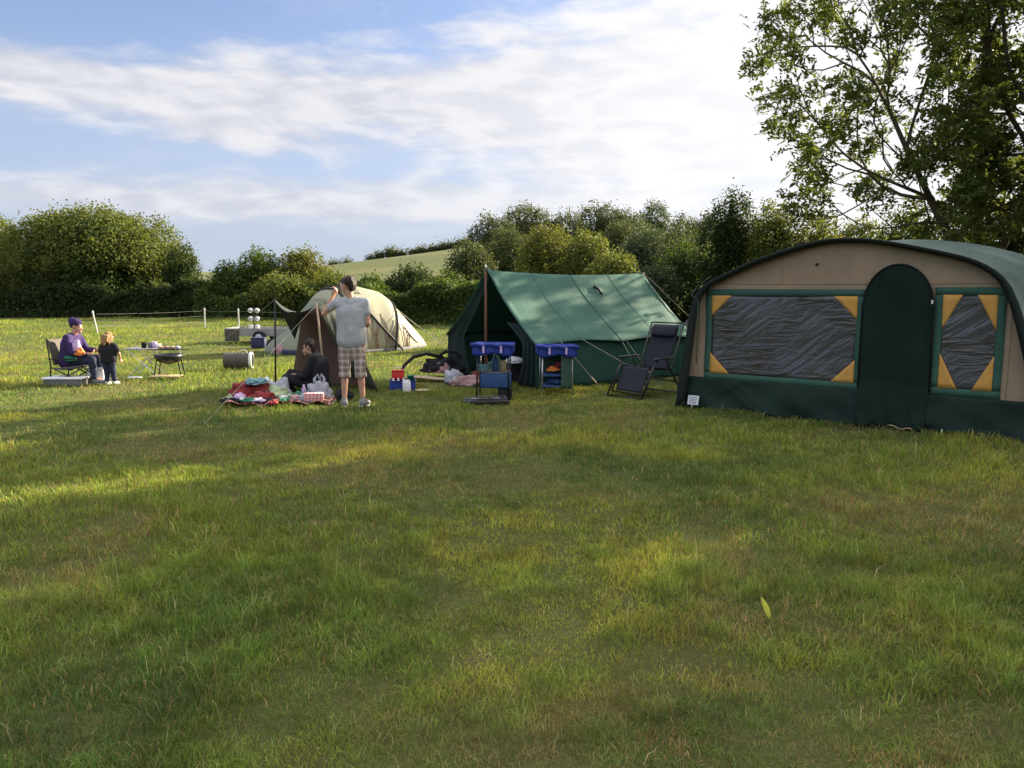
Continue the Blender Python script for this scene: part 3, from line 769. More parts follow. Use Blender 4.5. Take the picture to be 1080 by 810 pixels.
    # the tall open ash tree behind the frame tent
    tr = [[(0, 0, -.1), (-.1, 0, 1.2), (-.25, .1, 2.4), (-.9, .2, 3.6), (-1.6, .3, 4.8), (-2.2, .2, 6.0)],
          [(0, 0, -.1), (.15, .1, 1.4), (.2, 0, 3.0), (.3, .2, 5.0), (.2, .4, 7.0), (.1, .3, 9.0), (.3, .4, 11.0)],
          [(0, 0, -.1), (.4, .3, 1.5), (1.2, .5, 3.2), (2.0, .4, 5.2), (2.8, .6, 7.5)]]
    tg = crown_targets([(-1.6, 0, 6.6, 3.5, 3.6, 3.2), (.5, .3, 9.3, 3.4, 3.2, 3.2), (2.2, .4, 6.6, 3.2, 3.2, 3.8), (-1.4, -.4, 3.9, 3.2, 2.6, 1.4), (1.0, -.6, 3.6, 3.0, 2.2, 1.2)], 860, 7, -.12, loc=(10.35, 18.0))
    ash = open_tree('tree', 'tall open leafy tree rising behind the beige frame tent', (10.35, 18.0, 0), tr, tg, 3, 23, .125, .17)
    tr2 = [[(0, 0, -.1), (.1, 0, 1.5), (0, .1, 3.5), (-.2, .1, 6), (0, 0, 8.5), (.1, .1, 11)], [(0, 0, -.1), (-.5, .2, 2.0), (-1.3, .3, 3.6), (-2.0, .2, 5.4)], [(0, 0, -.1), (.7, .2, 2.4), (1.6, .3, 4.4), (2.3, .3, 6.5)]]
    tg2 = crown_targets([(-.2, 0, 8.4, 3.9, 3.6, 4.2), (-.6, 0, 4.9, 3.7, 3.2, 2.9), (1.5, 0, 5.4, 2.8, 3, 3)], 620, 17, -.34, loc=(13.2, 17.2))
    t2 = open_tree('tree', 'dense dark tree at the right edge behind the frame tent', (13.2, 17.2, 0), tr2, tg2, 13, 25, .14, .26)
    # further trees of the same field boundary to the right of the photo; they shade the camp
    g5 = 'boundary trees to the right, outside the photo'
    for i, (src, loc, rz, s, lab) in enumerate(RIGHT_TREES):
        c = copy_thing(ash if src == 0 else t2, loc, rz, s, lab); c['group'] = g5
    for i, (x, y, sc_) in enumerate([(-34, -14, 1.0), (-25, -24, 1.15), (-15, -31, .95), (-4, -35, 1.2), (8, -34, 1.0), (20, -30, 1.1), (-40, 0, 1.0)]):  # unseen trees added behind the camera to reflect in the tent windows
        c = copy_thing(big, (x, y, 0), i * 1.3, sc_, ['first', 'second', 'third', 'fourth', 'fifth', 'sixth', 'seventh'][i] + ' added unseen tree behind the camera, counted from the west'); c['group'] = 'added unseen trees behind the camera'


RIGHT_TREES = [
    (1, (15.8, 11.8, 0), 1.2, 1.0, 'nearest of the boundary trees right of the frame tent'),
    (0, (22.0, 19.4, 0), 2.4, .9, 'boundary tree behind the dense tree at the right'),
    (1, (17.0, 6.0, 0), 4.0, .95, 'open boundary tree level with the tents'),
    (1, (23.0, 13.5, 0), 5.1, 1.1, 'second row boundary tree right of the frame tent'),
    (1, (19.0, 1.5, 0), .4, .9, 'boundary tree beside the photographer'),
]


# ------------------------------------------------------------------ beige frame tent
def frame_tent():
    ang = math.atan2(8.08 - 10.6, 5.34 - 2.29)
    T = thing('frame_tent', 'large beige and green frame tent with arched roof and creased plastic windows', 'tent', (2.29, 10.6, 0), ang)
    prof = [(0, 0), (.07, .4), (.19, 1.40), (.33, 1.61), (.50, 1.70), (.71, 1.79), (.98, 1.91), (1.36, 2.03), (1.74, 2.13), (2.04, 2.155), (2.45, 2.125), (3.06, 1.985), (3.44, 1.88), (3.76, 1.66), (4.02, .8), (4.16, 0)]
    rear = [(-.15, 0), (-.1, .4), (.0, 1.5), (.2, 1.86), (.65, 1.98), (1.2, 2.12), (1.66, 2.19), (2.04, 2.23), (2.5, 2.24), (3.04, 2.16), (3.5, 2.02), (3.95, 1.8), (4.2, .9), (4.3, 0)]
    def dense(pr, k=4):
        out = []
        for i in range(len(pr) - 1):
            for j in range(k): out.append((pr[i][0] + (pr[i + 1][0] - pr[i][0]) * j / k, pr[i][1] + (pr[i + 1][1] - pr[i][1]) * j / k))
        out.append(pr[-1]); 
        for _ in range(3):
            out = [out[0]] + [((out[i - 1][0] + 2 * out[i][0] + out[i + 1][0]) / 4, (out[i - 1][1] + 2 * out[i][1] + out[i + 1][1]) / 4) for i in range(1, len(out) - 1)] + [out[-1]]
        return out
    tt = np.linspace(0, 1, len(rear)); ti = np.linspace(0, 1, len(prof))
    rear = list(zip(np.interp(ti, tt, [q[0] for q in rear]), np.interp(ti, tt, [q[1] for q in rear])))
    P = dense(prof); Q = dense(rear); n = len(P)
    us = [p[0] for p in P]; zs = [p[1] for p in P]
    def top(u): return float(np.interp(u, us, zs))
    def wy(u, z):   # slack in the front wall
        s = math.sin(math.pi * min(max(u / 4.1, 0), 1)) * math.sin(math.pi * min(max(z / 2.1, 0), 1))
        return .05 * s + .010 * math.sin(u * 4.2 + z * 1.1) * s + .006 * math.sin(z * 7 + u * 2)
    def wall(name, m, u0, u1, zb, zt, dy, nu, nv, par, solid=.004):
        def fn(i, j):
            u = u0 + (u1 - u0) * i; a = zb(u) if callable(zb) else zb; b = zt(u) if callable(zt) else zt
            z = a + (b - a) * j; return (u, wy(u, z) + dy, z)
        return MB().grid(fn, nu, nv).build(name, m, par, True, solid)
    fw = wall('front_wall', M['beige'], .03, 4.09, .32, lambda u: max(.33, top(u) - .03), 0, 90, 26, T)
    for pts in ([(.36 + 3.3 * k / 40, 1.64) for k in range(41)], [(1.32, 1.64 + (top(1.32) - 1.68) * k / 8) for k in range(9)], [(3.76, .45 + 1.1 * k / 12) for k in range(13)], [(.25, .45 + .98 * k / 12) for k in range(13)]):
        MB().tube([(u, wy(u, z) - .006, z) for u, z in pts if z < top(u) - .03], .0045, 5).build('seam', M['beige'], fw, True)
    # skirt with diagonal creases
    def sk(i, j):
        u = -.03 + 4.2 * i; z = .42 * (1 - j)
        cre = .016 * math.sin(u * 9 + z * 14) * j + .02 * math.sin(u * 4.1 - z * 9 + 1) * j
        for (pu, ps) in ((.22, 1), (1.35, -1), (2.45, 1), (3.2, -1), (4.0, 1)):
            d_ = (u - pu) - ps * z * 1.6; cre -= .022 * math.exp(-(d_ / .05) ** 2) * (1 - .5 * j) + .014 * math.exp(-((d_ + .16) / .04) ** 2)
        pull = -.03 * math.exp(-((u - 2.55) / .25) ** 2) * j
        lift = .045 * math.exp(-((u - 2.72) / .12) ** 2) * (j ** 3)
        return (u + .02 * j * math.sin(u * 5), -.012 - .06 * j + cre + pull + wy(u, z) * (1 - j), max(z, .004) + lift)
    s = MB().grid(sk, 110, 12).build('skirt', M['skirt'], T, True, .004)
    tagm = MB(); tagm.grid(lambda i, j: (.155 + .155 * i, -.075 - .03 * (1 - j), .05 + .12 * j), 2, 2); lb = tagm.build('care_label', M['white'], s, False, .004)
    ln = MB()
    for k in range(4): ln.box((.232, -.107 + k * .007, .075 + k * .024), (.11, .003, .007))
    ln.build('label_print', M['grey'], lb)
    # windows
    def window(u0, u1, z0, z1, cut, name='window'):
        b = .085
        fr = MB()
        def rect(a, c, d, e): fr.grid(lambda i, j: (a + (c - a) * i, wy(a + (c - a) * i, d + (e - d) * j) - .012, d + (e - d) * j), max(2, int((c - a) * 16)), max(2, int((e - d) * 16)))
        rect(u0, u1, z1 - b, z1); rect(u0, u1, z0, z0 + b); rect(u0, u0 + b, z0 + b, z1 - b); rect(u1 - b, u1, z0 + b, z1 - b)
        f = fr.build('window', M['bgreen'], T, True, .006); f['label'] = 'green bordered window with orange corners'
        a, c, d, e = u0 + b - .005, u1 - b + .005, z0 + b - .005, z1 - b + .005
        MB().grid(lambda i, j: (a + (c - a) * i, wy(a + (c - a) * i, d + (e - d) * j) - .007 + .006 * math.sin(7 * i + 5 * j), d + (e - d) * j), 40, 24).build('pane', M['pvc'], f, True, .003)
        for (cx, cz, sx, sz) in ((a, e, 1, -1), (c, e, -1, -1), (a, d, 1, 1), (c, d, -1, 1)):
            cu, cv = cut
            mb = MB()
            pts = [(cx, cz), (cx + sx * cu, cz), (cx, cz + sz * cv)]
            N = 6; vs = []; idx = {}
            for i in range(N + 1):
                for j in range(N + 1 - i):
                    u = cx + sx * cu * i / N; z = cz + sz * cv * j / N; idx[i, j] = len(vs); vs.append((u, wy(u, z) - .016, z))
            fs = []
            for i in range(N):
                for j in range(N - i):
                    fs.append((idx[i, j], idx[i + 1, j], idx[i, j + 1]))
                    if i + j < N - 1: fs.append((idx[i + 1, j], idx[i + 1, j + 1], idx[i, j + 1]))
            mb.add(vs, fs).build('corner_patch', M['orange'], f, True, .004)
    window(.335, 2.30, .40, 1.575, (.27, .27))
    window(3.03, 3.71, .42, 1.60, (.19, .38))
    # door: tall arched panel
    dc, dw = 2.655, .37
    def dtop(u): return 1.38 + .475 * math.sqrt(max(0, 1 - ((u - dc) / dw) ** 2))
    def dfn(i, j):
        u = dc + dw * math.sin((i - .5) * math.pi); zb = .005 + .055 * math.exp(-((u - 2.72) / .10) ** 2)
        z = zb + (dtop(u) - zb) * j; fold = .010 * math.sin(u * 23 + z * 1.5) * (1 - j) + (.03 * math.sin(u * 31 + z * 16) + .02 * math.sin(u * 13 - z * 22)) * math.exp(-z / .16)
        return (u, wy(u, z) - .022 - .105 * max(0, 1 - z / .50) ** .8 - .03 * math.exp(-((u - 2.55) / .25) ** 2) * max(0, 1 - z / .42) + fold, z)
    d = MB().grid(dfn, 36, 34).build('door', M['door'], T, True, .005)
    zp = MB(); pts = []
    for i in range(31):
        u = dc + (dw + .008) * math.sin((i / 30 - .5) * math.pi); z = dtop(min(max(u, dc - dw), dc + dw)); pts.append((u, wy(u, z) - .03, z))
    pts = [(dc - dw - .008, wy(dc, .5) - .03, .45)] + pts + [(dc + dw + .008, wy(dc, .5) - .03, .45)]
    zp.tube(pts, .009, 6); zp.build('zip', M['black'], d, True)
    MB().box((3.01, wy(3.01, 1.42) - .045, 1.44), (.018, .012, .04)).build('zip_pull', M['white'], d)
    # roof: loft back from the front arch
    stations = [(-.14, 0), (-.02, 0), (.8, .0), (1.5, .35), (2.0, .85), (2.6, 1), (3.4, 1), (4.4, .9)]
    rf = MB()
    def rp(k, f, y, sag=0):
        u = P[k][0] * (1 - f) + Q[k][0] * f; z = P[k][1] * (1 - f) + Q[k][1] * f
        ex = .012
        cu = 2.06; l = math.hypot(u - cu, z - 1.0) + 1e-6
        return (u + (u - cu) / l * ex, y, max(z + (z - 1.0) / l * ex - sag * (1 if z > 1.0 else 0), 0.0))
    rows = []
    for a in range(len(stations) - 1):
        for b in range(4):
            f = b / 4; y = stations[a][0] * (1 - f) + stations[a + 1][0] * f; g = stations[a][1] * (1 - f) + stations[a + 1][1] * f
            rows.append((y, g, .035 * math.sin(math.pi * f) if a > 0 else 0))
    rows.append((4.4, .9, 0))
    m_ = len(rows); k0 = 8; 
    vs = [rp(k, g, y, s_) for (y, g, s_) in rows for k in range(n)]
    fs = [(r * n + k, r * n + k + 1, (r + 1) * n + k + 1, (r + 1) * n + k) for r in range(m_ - 1) for k in range(n - 1)]
    rf.add(vs, fs); r_ = rf.build('roof', M['roof'], T, True, .006)
    # dark trim down the front edge
    bd = MB()
    def bw(k):
        z = P[k][1]; return .035 + .085 * (1 - min(1, z / 2.18)) ** .5 
    vs = []
    for k in range(n):
        o = rp(k, 0, -.10); cu = 2.06; l = math.hypot(P[k][0] - cu, P[k][1] - 1.0); w = bw(k)
        vs.append((o[0], -.145, o[2])); vs.append((o[0] - (P[k][0] - cu) / l * w, -.10, max(0, o[2] - (P[k][1] - 1.0) / l * w)))
    bd.add(vs, [(2 * k, 2 * k + 1, 2 * k + 3, 2 * k + 2) for k in range(n - 1)]); bd.build('roof_trim', M['roofband'], T, True, .006)
    # pipe frame behind the front, rear wall
    wl = MB(); wl.grid(lambda i, j: (Q[0][0] * (1 - i) + Q[-1][0] * i, 4.36, float(np.interp(Q[0][0] * (1 - i) + Q[-1][0] * i, [q[0] for q in Q], [q[1] for q in Q])) * j * .99), 40, 4); wl.build('rear_wall', M['skirt'], T, True, .004)
    pf = MB(); pf.tube([(P[k][0] * .98 + .04, .06, P[k][1] * .97) for k in range(n)], .014, 6); pf.build('pole_frame', M['steel'], T, True)
    # tie tape and guy line at the left shoulder
    gl = MB(); gl.tube([(.26, -.15, 1.60), (.20, -.16, 1.50), (.30, -.17, 1.43), (.27, -.1, .6)], .006, 5)
    gl.tube([(.45, -.13, 1.74), (.26, -.15, 1.60)], .006, 5); gl.build('tie_tape', M['bgreen'], T, True)
    MB().box((1.74, wy(1.74, 1.85) - .012, 1.87), (.03, .01, .03)).build('eyelet', M['black'], T)
    # pegs
    for u in (.22, 2.45, 3.2):
        pg = MB(); pg.tube([(u, -.10, .055), (u + .01, -.13, -.05)], .006, 5); pg.tube([(u, -.10, .055), (u, -.06, .05), (u, -.04, .03)], .005, 5); pg.build('peg', M['steel'], T)
    st = MB(); st.grid(lambda i, j: (2.66 + .26 * i, -.13 - .05 * j, .05 - .02 * i + .012 * math.sin(9 * i)), 8, 2); st.build('loose_strap', M['tan'], T, True, .004)


# ------------------------------------------------------------------ green ridge tent
def ridge_tent():
    ang = math.atan2(12.18 - 14.47, .38 + 1.19)
    T = thing('ridge_tent', 'green cotton ridge tent with open dark front and wooden pole', 'tent', (-1.19, 14.47, 0), ang)
    W = 2.78; L = 3.45; EZ = .73; AX = 1.43; AZ = 1.88
    rg = random.Random(4)
    def sc(y):  # scallop of the eave between guy points
        f = (y / (L / 2)) % 1.0; return .05 * math.sin(math.pi * f)
    def ridge_z(y): return AZ - .05 * math.sin(math.pi * y / L) + (.03 if y < .05 else 0) - .02 * y / L
    def right(i, j):
        y = -.06 + (L + .12) * i; f = j
        ez = EZ - .02 + sc(min(max(y, 0), L - .001)) * 1.0; x = AX + (W + .06 - AX) * f; z = ridge_z(y) * (1 - f) + ez * f
        sag = .055 * math.sin(math.pi * f) * (1 + .3 * math.sin(y * 3.6)) + .010 * math.sin(y * 8 + f * 5) * math.sin(math.pi * f)
        return (x - sc(min(max(y, 0), L - .001)) * .5 * f - sag * .4, y, z - sag)
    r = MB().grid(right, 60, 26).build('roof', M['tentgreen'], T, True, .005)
    def left(i, j):
        y = -.06 + (L + .12) * i; x = AX * (1 - j) + (.03) * j; z = ridge_z(y) * (1 - j) + EZ * j; sag = .06 * math.sin(math.pi * j)
        return (x + sag * .4, y, z - sag)
    MB().grid(left, 40, 20).build('roof', M['tentgreen'], T, True, .005)
    # hanging walls
    def wall_r(i, j):
        y = L * i; zt = EZ + sc(min(y, L - .001)) - .015
        fold = .018 * math.sin(y * 13) * j + .012 * math.sin(y * 29 + 1) * j
        belly = .03 * math.sin(math.pi * ((y / (L / 2)) % 1.0))
        return (W - .035 - belly * (1 - j * .4) + fold, y, zt * (1 - j) + .01 * j)
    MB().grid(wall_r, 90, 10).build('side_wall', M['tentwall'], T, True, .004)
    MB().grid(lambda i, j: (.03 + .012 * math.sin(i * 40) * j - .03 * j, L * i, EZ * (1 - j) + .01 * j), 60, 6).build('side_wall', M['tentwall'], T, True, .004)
    # seams on the roof
    sm = MB()
    for yy in (L / 2, ):
        for w in (0,):
            pts = [Vector(right((yy + .06) / (L + .12), k / 12)) + Vector((.004, 0, .006)) for k in range(13)]; sm.tube(pts, .006, 5)
    for yy in (.85, 2.6):
        pts = [Vector(right((yy + .06) / (L + .12), k / 12)) + Vector((.003, 0, .004)) for k in range(13)]; sm.tube(pts, .0022, 4)
    eave = [Vector(right(k / 60, 1)) + Vector((0, 0, 0)) for k in range(61)]; sm.tube(eave, .009, 5)
    sm.build('seam', M['tentgreen'], r, True)
    v = MB(); a = Vector(right(.60, .17)); b = Vector(right(.62, .29)); v.tube([a + Vector((.01, 0, .02)), (a + b) / 2 + Vector((.02, 0, .035)), b + Vector((.01, 0, .015))], [.022, .03, .012], 6); v.build('roof_tie', M['black'], r, True)
    # gable ends
    def gab(x): return EZ + (AZ - EZ) * (x / AX if x < AX else (W - x) / (W - AX)) if 0 < x < W else EZ
    def back(x0, x1): return MB().grid(lambda i, j: (x0 + (x1 - x0) * i, L - .01 + .01 * math.sin(i * 30), (gab(x0 + (x1 - x0) * i) - .04) * j + .01), 30, 10)
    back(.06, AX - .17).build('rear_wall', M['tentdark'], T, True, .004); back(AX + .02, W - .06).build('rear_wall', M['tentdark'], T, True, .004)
    # front left flap, partly open: pulled in to the pole at mid height
    def flapl(i, j):
        z = (1 - j) * 1.80 + .02; xl = .03 if z < EZ else .03 + (AX - .03) * (z - EZ) / (AZ - EZ)
        xr = min(AX - .02, xl + .12 + .50 * j + .05 * math.sin(j * 5)); x = xl + (xr - xl) * i
        return (x, .0 + .03 * math.sin(i * 9) * j + .12 * i * j, z)
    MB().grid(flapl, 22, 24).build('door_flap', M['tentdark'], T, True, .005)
    def flapr(i, j):
        z = (1 - j) * (EZ + .28) + .02; xr = W - .06 if z < EZ else W - (W - AX) * (z - EZ) / (AZ - EZ) - .05
        x = xr - (.50 - .15 * math.sin(j * 3)) * i
        return (x, .05 + .05 * math.sin(i * 19) * (.4 + j), z)
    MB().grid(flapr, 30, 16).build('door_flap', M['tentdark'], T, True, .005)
    MB().box((W / 2, L / 2 + .1, .012), (W - .2, L - .35, .01)).build('groundsheet', M['navy'], T)
    p = MB(); p.tube([(AX, -.07, 0), (AX, -.07, 1.0), (AX + .005, -.07, AZ - .02)], [.026, .025, .022], 10); p.build('pole', M['polewood'], T, True)
    p = MB(); p.tube([(AX, -.07, AZ - .03), (AX, -.07, AZ + .11)], [.009, .006], 6); p.ball((AX, -.07, AZ + .06), .018); p.build('pole_spike', M['steel'], T, True)
    p = MB(); p.tube([(AX, L + .06, 0), (AX, L + .06, AZ)], .022, 8); p.build('pole', M['polewood'], T, True)
    def guy(a, b, nm='guy_rope', r=.0048):
        g = MB(); a = Vector(a); b = Vector(b); g.tube([a, a * .66 + b * .34, b], r, 5); o = g.build(nm, M['rope'], T, True)
        h = MB(); q = a * .25 + b * .75; dd = (b - a).normalized(); h.tube([q - dd * .06, q + dd * .06], .014, 5); h.build('slider', M['tan'], o)
        k = MB(); k.tube([b + Vector((0, 0, .02)), b - Vector((0, 0, .12))], .009, 5); k.build('peg', M['steel'], o)
    guy((W + .06, 0.4, EZ + .05), (W + 1.0, .55, .02)); guy((W + .05, 0.85, EZ + .05), (W + .75, 2.0, .02))
    guy((W + .05, L / 2, EZ - .02), (W + .50, L / 2 + .12, .02)); guy((W + .05, L / 2 + .1, EZ - .02), (W + .55, L / 2 + .35, .02))
    guy((AX, L + .06, AZ), (AX + .75, L + 2.1, .02)); guy((W + .05, L, EZ), (W + .9, L + .3, .02))
    guy((.03, 0, EZ), (-.8, -.3, .02)); guy((.03, L / 2, EZ), (-.85, L / 2, .02))


def camp_stand(label, loc, rz, w, h, kind):
    T = thing('camp_cupboard', label, 'camp cupboard', loc, rz, 'blue fabric camp cupboards in front of the green tent')
    d = .42
    for sx in (-1, 1):
        for sy in (-1, 1):
            m = MB(); m.tube([(sx * w / 2, sy * d / 2, 0), (sx * w * .47, sy * d * .46, h - .06)], .012, 7); m.build('leg', M['steel'] if kind else M['blackm'], T, True)
    # sagging fabric top with rolled edge
    tp = MB(); tp.grid(lambda i, j: ((i - .5) * (w + .10), (j - .5) * (d + .06), h - .02 - .05 * math.sin(math.pi * i) * math.sin(math.pi * j) + .014 * math.sin(i * 13)), 16, 10)
    tt = tp.build('top', M['blue'], T, True, .015)
    vl = MB()
    for sy in (-1, 1): vl.grid(lambda i, j: ((i - .5) * (w + .10), sy * (d / 2 + .035) + .012 * math.sin(i * 15 + sy), h - .0 - (.15 + .02 * math.sin(i * 9)) * j), 20, 4)
    for sx in (-1, 1): vl.grid(lambda i, j: (sx * (w / 2 + .052), (i - .5) * (d + .07), h - .0 - .14 * j), 8, 4)
    vl.build('valance', M['blue'], tt, True, .012)
    rl = MB()
    for sy in (-1,): rl.tube([((i / 8 - .5) * (w + .16), sy * (d / 2 + .05), h - .01 + .012 * math.sin(i * 2.2)) for i in range(9)], .028, 8)
    rl.build('rolled_edge', M['blue'], tt, True)
    for sx in (-.27, .27): MB().box((sx * w, -d / 2 - .068, h - .06), (.03, .012, .12)).build('strap', M['lilac'], tt)
    if kind == 0:
        b = MB(); b.box((.03, 0, .27), (w * .92, d * .95, .20), None, .02); b.build('storage_box', M['blue2'], T, True)
        b = MB(); b.box((.05, .02, .385), (w * .75, d * .8, .025), None, .008); b.build('shelf', M['grey'], T, True)
        b = MB(); b.box((.16, .0, .08), (w * .4, d * .8, .16), None, .01); b.build('bottom_box', M['black'], T, True)
    else:
        for z in (.14, .30): MB().box((0, 0, z), (w * .95, d * .92, .025)).build('shelf', M['blue2'], T)
        ms = MB(); ms.grid(lambda i, j: (w * (.12 + .36 * i), -d / 2 + .0 + .01 * math.sin(i * 12), .10 + (h - .22) * j), 8, 8); ms.grid(lambda i, j: (w * .48, (i - .5) * d, .10 + (h - .22) * j), 6, 6)
        ms.grid(lambda i, j: ((i - .5) * w * .96, d / 2, .10 + (h - .22) * j), 8, 6); ms.build('netting', M['mesh'], T, True, .003)
    return T


def heap(name, m, label, cat, loc, size, seed, rz=0, sharp=1.0, group=None, parent=None):
    """crumpled soft thing lying on the ground"""
    bm = bmesh.new(); bmesh.ops.create_icosphere(bm, subdivisions=4, radius=1)
    P = np.array([v.co[:] for v in bm.verts]); fs = [[v.index for v in f.verts] for f in bm.faces]; bm.free()
    n = np.abs(fnoise(P * 2.6, seed)) * .45 + np.abs(fnoise(P * 6 + 3, seed + 2)) * .22 + fnoise(P * 1.3, seed + 5) * .2
    P = P * (1 - .1 + (n[:, None] - .2) * sharp * .9)
    P[:, 2] = np.where(P[:, 2] < 0, P[:, 2] * .15, P[:, 2])
    P = P * np.array(size) / 2; P[:, 2] = P[:, 2] * 2 * .75 + .02
    mb = MB(); mb.add(P, fs); o = mb.build(name, m, parent, True)
    if parent is None: tag(o, label, cat, loc, rz, group)
    else: o.location = loc
    return o


def stand_items():
    bs = 'things stowed on the left blue camp cupboard'
    t = thing('pan', 'pale blue pan standing on the left blue camp cupboard shelf', 'pan', (-.42, 11.30, .40), .4)
    m = MB(); m.lathe([(.07, 0), (.085, .015), (.095, .09), (.10, .095), (.09, .09), (.075, .02), (.02, .015)], k=18); m.build('pan_body', M['teal'], t, True)
    m = MB(); m.tube([(.09, 0, .08), (.2, 0, .1)], .008, 6); m.build('handle', M['black'], t)
    m = MB(); m.lathe([(.045, 0), (.047, .14), (.03, .18), (.018, .2), (.018, .23)], k=14); tag(m.build('bottle', M['blue2'], None, True), 'blue bottle beside the pan on the left cupboard', 'bottle', (-.24, 11.28, .40))
    m = MB(); m.lathe([(.05, 0), (.05, .13), (.052, .135), (.052, .15), (.01, .155)], k=14); tag(m.build('canister', M['tan'], None, True), 'tan canister at the right on the left cupboard shelf', 'canister', (-.13, 11.30, .40))
    t = thing('stove', 'flat black folding camp stove on the grass before the left cupboard', 'stove', (-.36, 10.72, 0), .15)
    m = MB(); m.box((0, 0, .045), (.62, .26, .05), None, .01); m.build('body', M['blackm'], t, True)
    for sx in (-1, 1):
        m = MB(); m.lathe([(.05, 0), (.06, .02), (.02, .022)], (sx * .15, 0, .07), 16); m.build('burner', M['steel'], t, True)
    m = MB()
    for k in range(7): m.tube([(-.27 + k * .09, -.11, .098), (-.27 + k * .09, .11, .098)], .005, 5)
    m.tube([(-.29, -.11, .098), (.29, -.11, .098)], .005, 5); m.tube([(-.29, .11, .098), (.29, .11, .098)], .005, 5); m.build('grate', M['grey'], t)
    t = thing('cloth', 'orange red cloth draped over the right cupboard shelf', 'cloth', (.66, 11.76, .31), .3)
    heap('fold', M['redc'], '', '', (.08, 0, .1), (.22, .12, .12), 3, parent=t); heap('fold', M['multi'], '', '', (-.03, 0, .03), (.2, .1, .08), 5, parent=t)
    heap('bundle', M['blue2'], 'blue bundle on the lower shelf of the right cupboard', 'bundle', (.68, 11.82, .155), (.36, .26, .12), 9)


def recliner():
    T = thing('reclining_chair', 'dark grey reclining garden chair with padded headrest beside the frame tent', 'chair', (2.00, 11.70, 0), R(-46))
    T.scale = (1, 1, .94)
    # local: x width, -y forward
    w = .58
    def sheet(a, b, c, nm, m=M['darkgrey'], inset=.06, sag=.03, par=T):
        A, B = Vector(a), Vector(b)
        return MB().grid(lambda i, j: tuple(A * (1 - j) + B * j + Vector(((i - .5) * (w - 2 * inset), 0, 0)) + Vector((0, 0, -sag * math.sin(math.pi * i) * math.sin(math.pi * j)))), 10, 14).build(nm, m, par, True, .012)
    sheet((0, -.22, .47), (0, .22, .40), 0, 'seat'); sheet((0, .22, .40), (0, .50, 1.10), 0, 'backrest')
    sheet((0, -.23, .46), (0, -.42, .10), 0, 'leg_rest', sag=.01)
    h = MB(); h.box((0, .425, 1.0), (w - .14, .07, .18), (R(-22), 0, 0), .03); h.build('headrest', M['darkgrey'], T, True)
    for s in (-1, 1):
        x = s * w / 2
        m = MB(); m.tube([(x, -.44, .08), (x, -.25, .46), (x, -.2, .48), (x, .2, .41), (x, .25, .46), (x, .53, 1.13)], .013, 8); m.build('side_frame', M['blackm'], T, True)
        m = MB(); m.tube([(x * 1.08, -.52, .01), (x * 1.08, -.28, .40), (x * 1.08, -.16, .58)], .013, 8); m.build('leg', M['blackm'], T, True)
        m = MB(); m.tube([(x * 1.08, .48, .01), (x * 1.08, .14, .46), (x * 1.08, .06, .58)], .013, 8); m.build('leg', M['blackm'], T, True)
        m = MB(); m.tube([(x * 1.06, -.16, .30), (x * 1.06, .30, .22)], .011, 8); m.build('brace', M['blackm'], T, True)
        m = MB(); m.box((x * 1.1, 0, .60), (.055, .50, .028), None, .012); m.build('armrest', M['blackm'], T, True)
    for (k, y, z) in ((1.08, -.52, .02), (1.08, .48, .02), (1, .53, 1.13), (1, -.44, .08)):
        MB().tube([(-w / 2 * k, y, z), (w / 2 * k, y, z)], .012, 8).build('crossbar', M['blackm'], T, True)


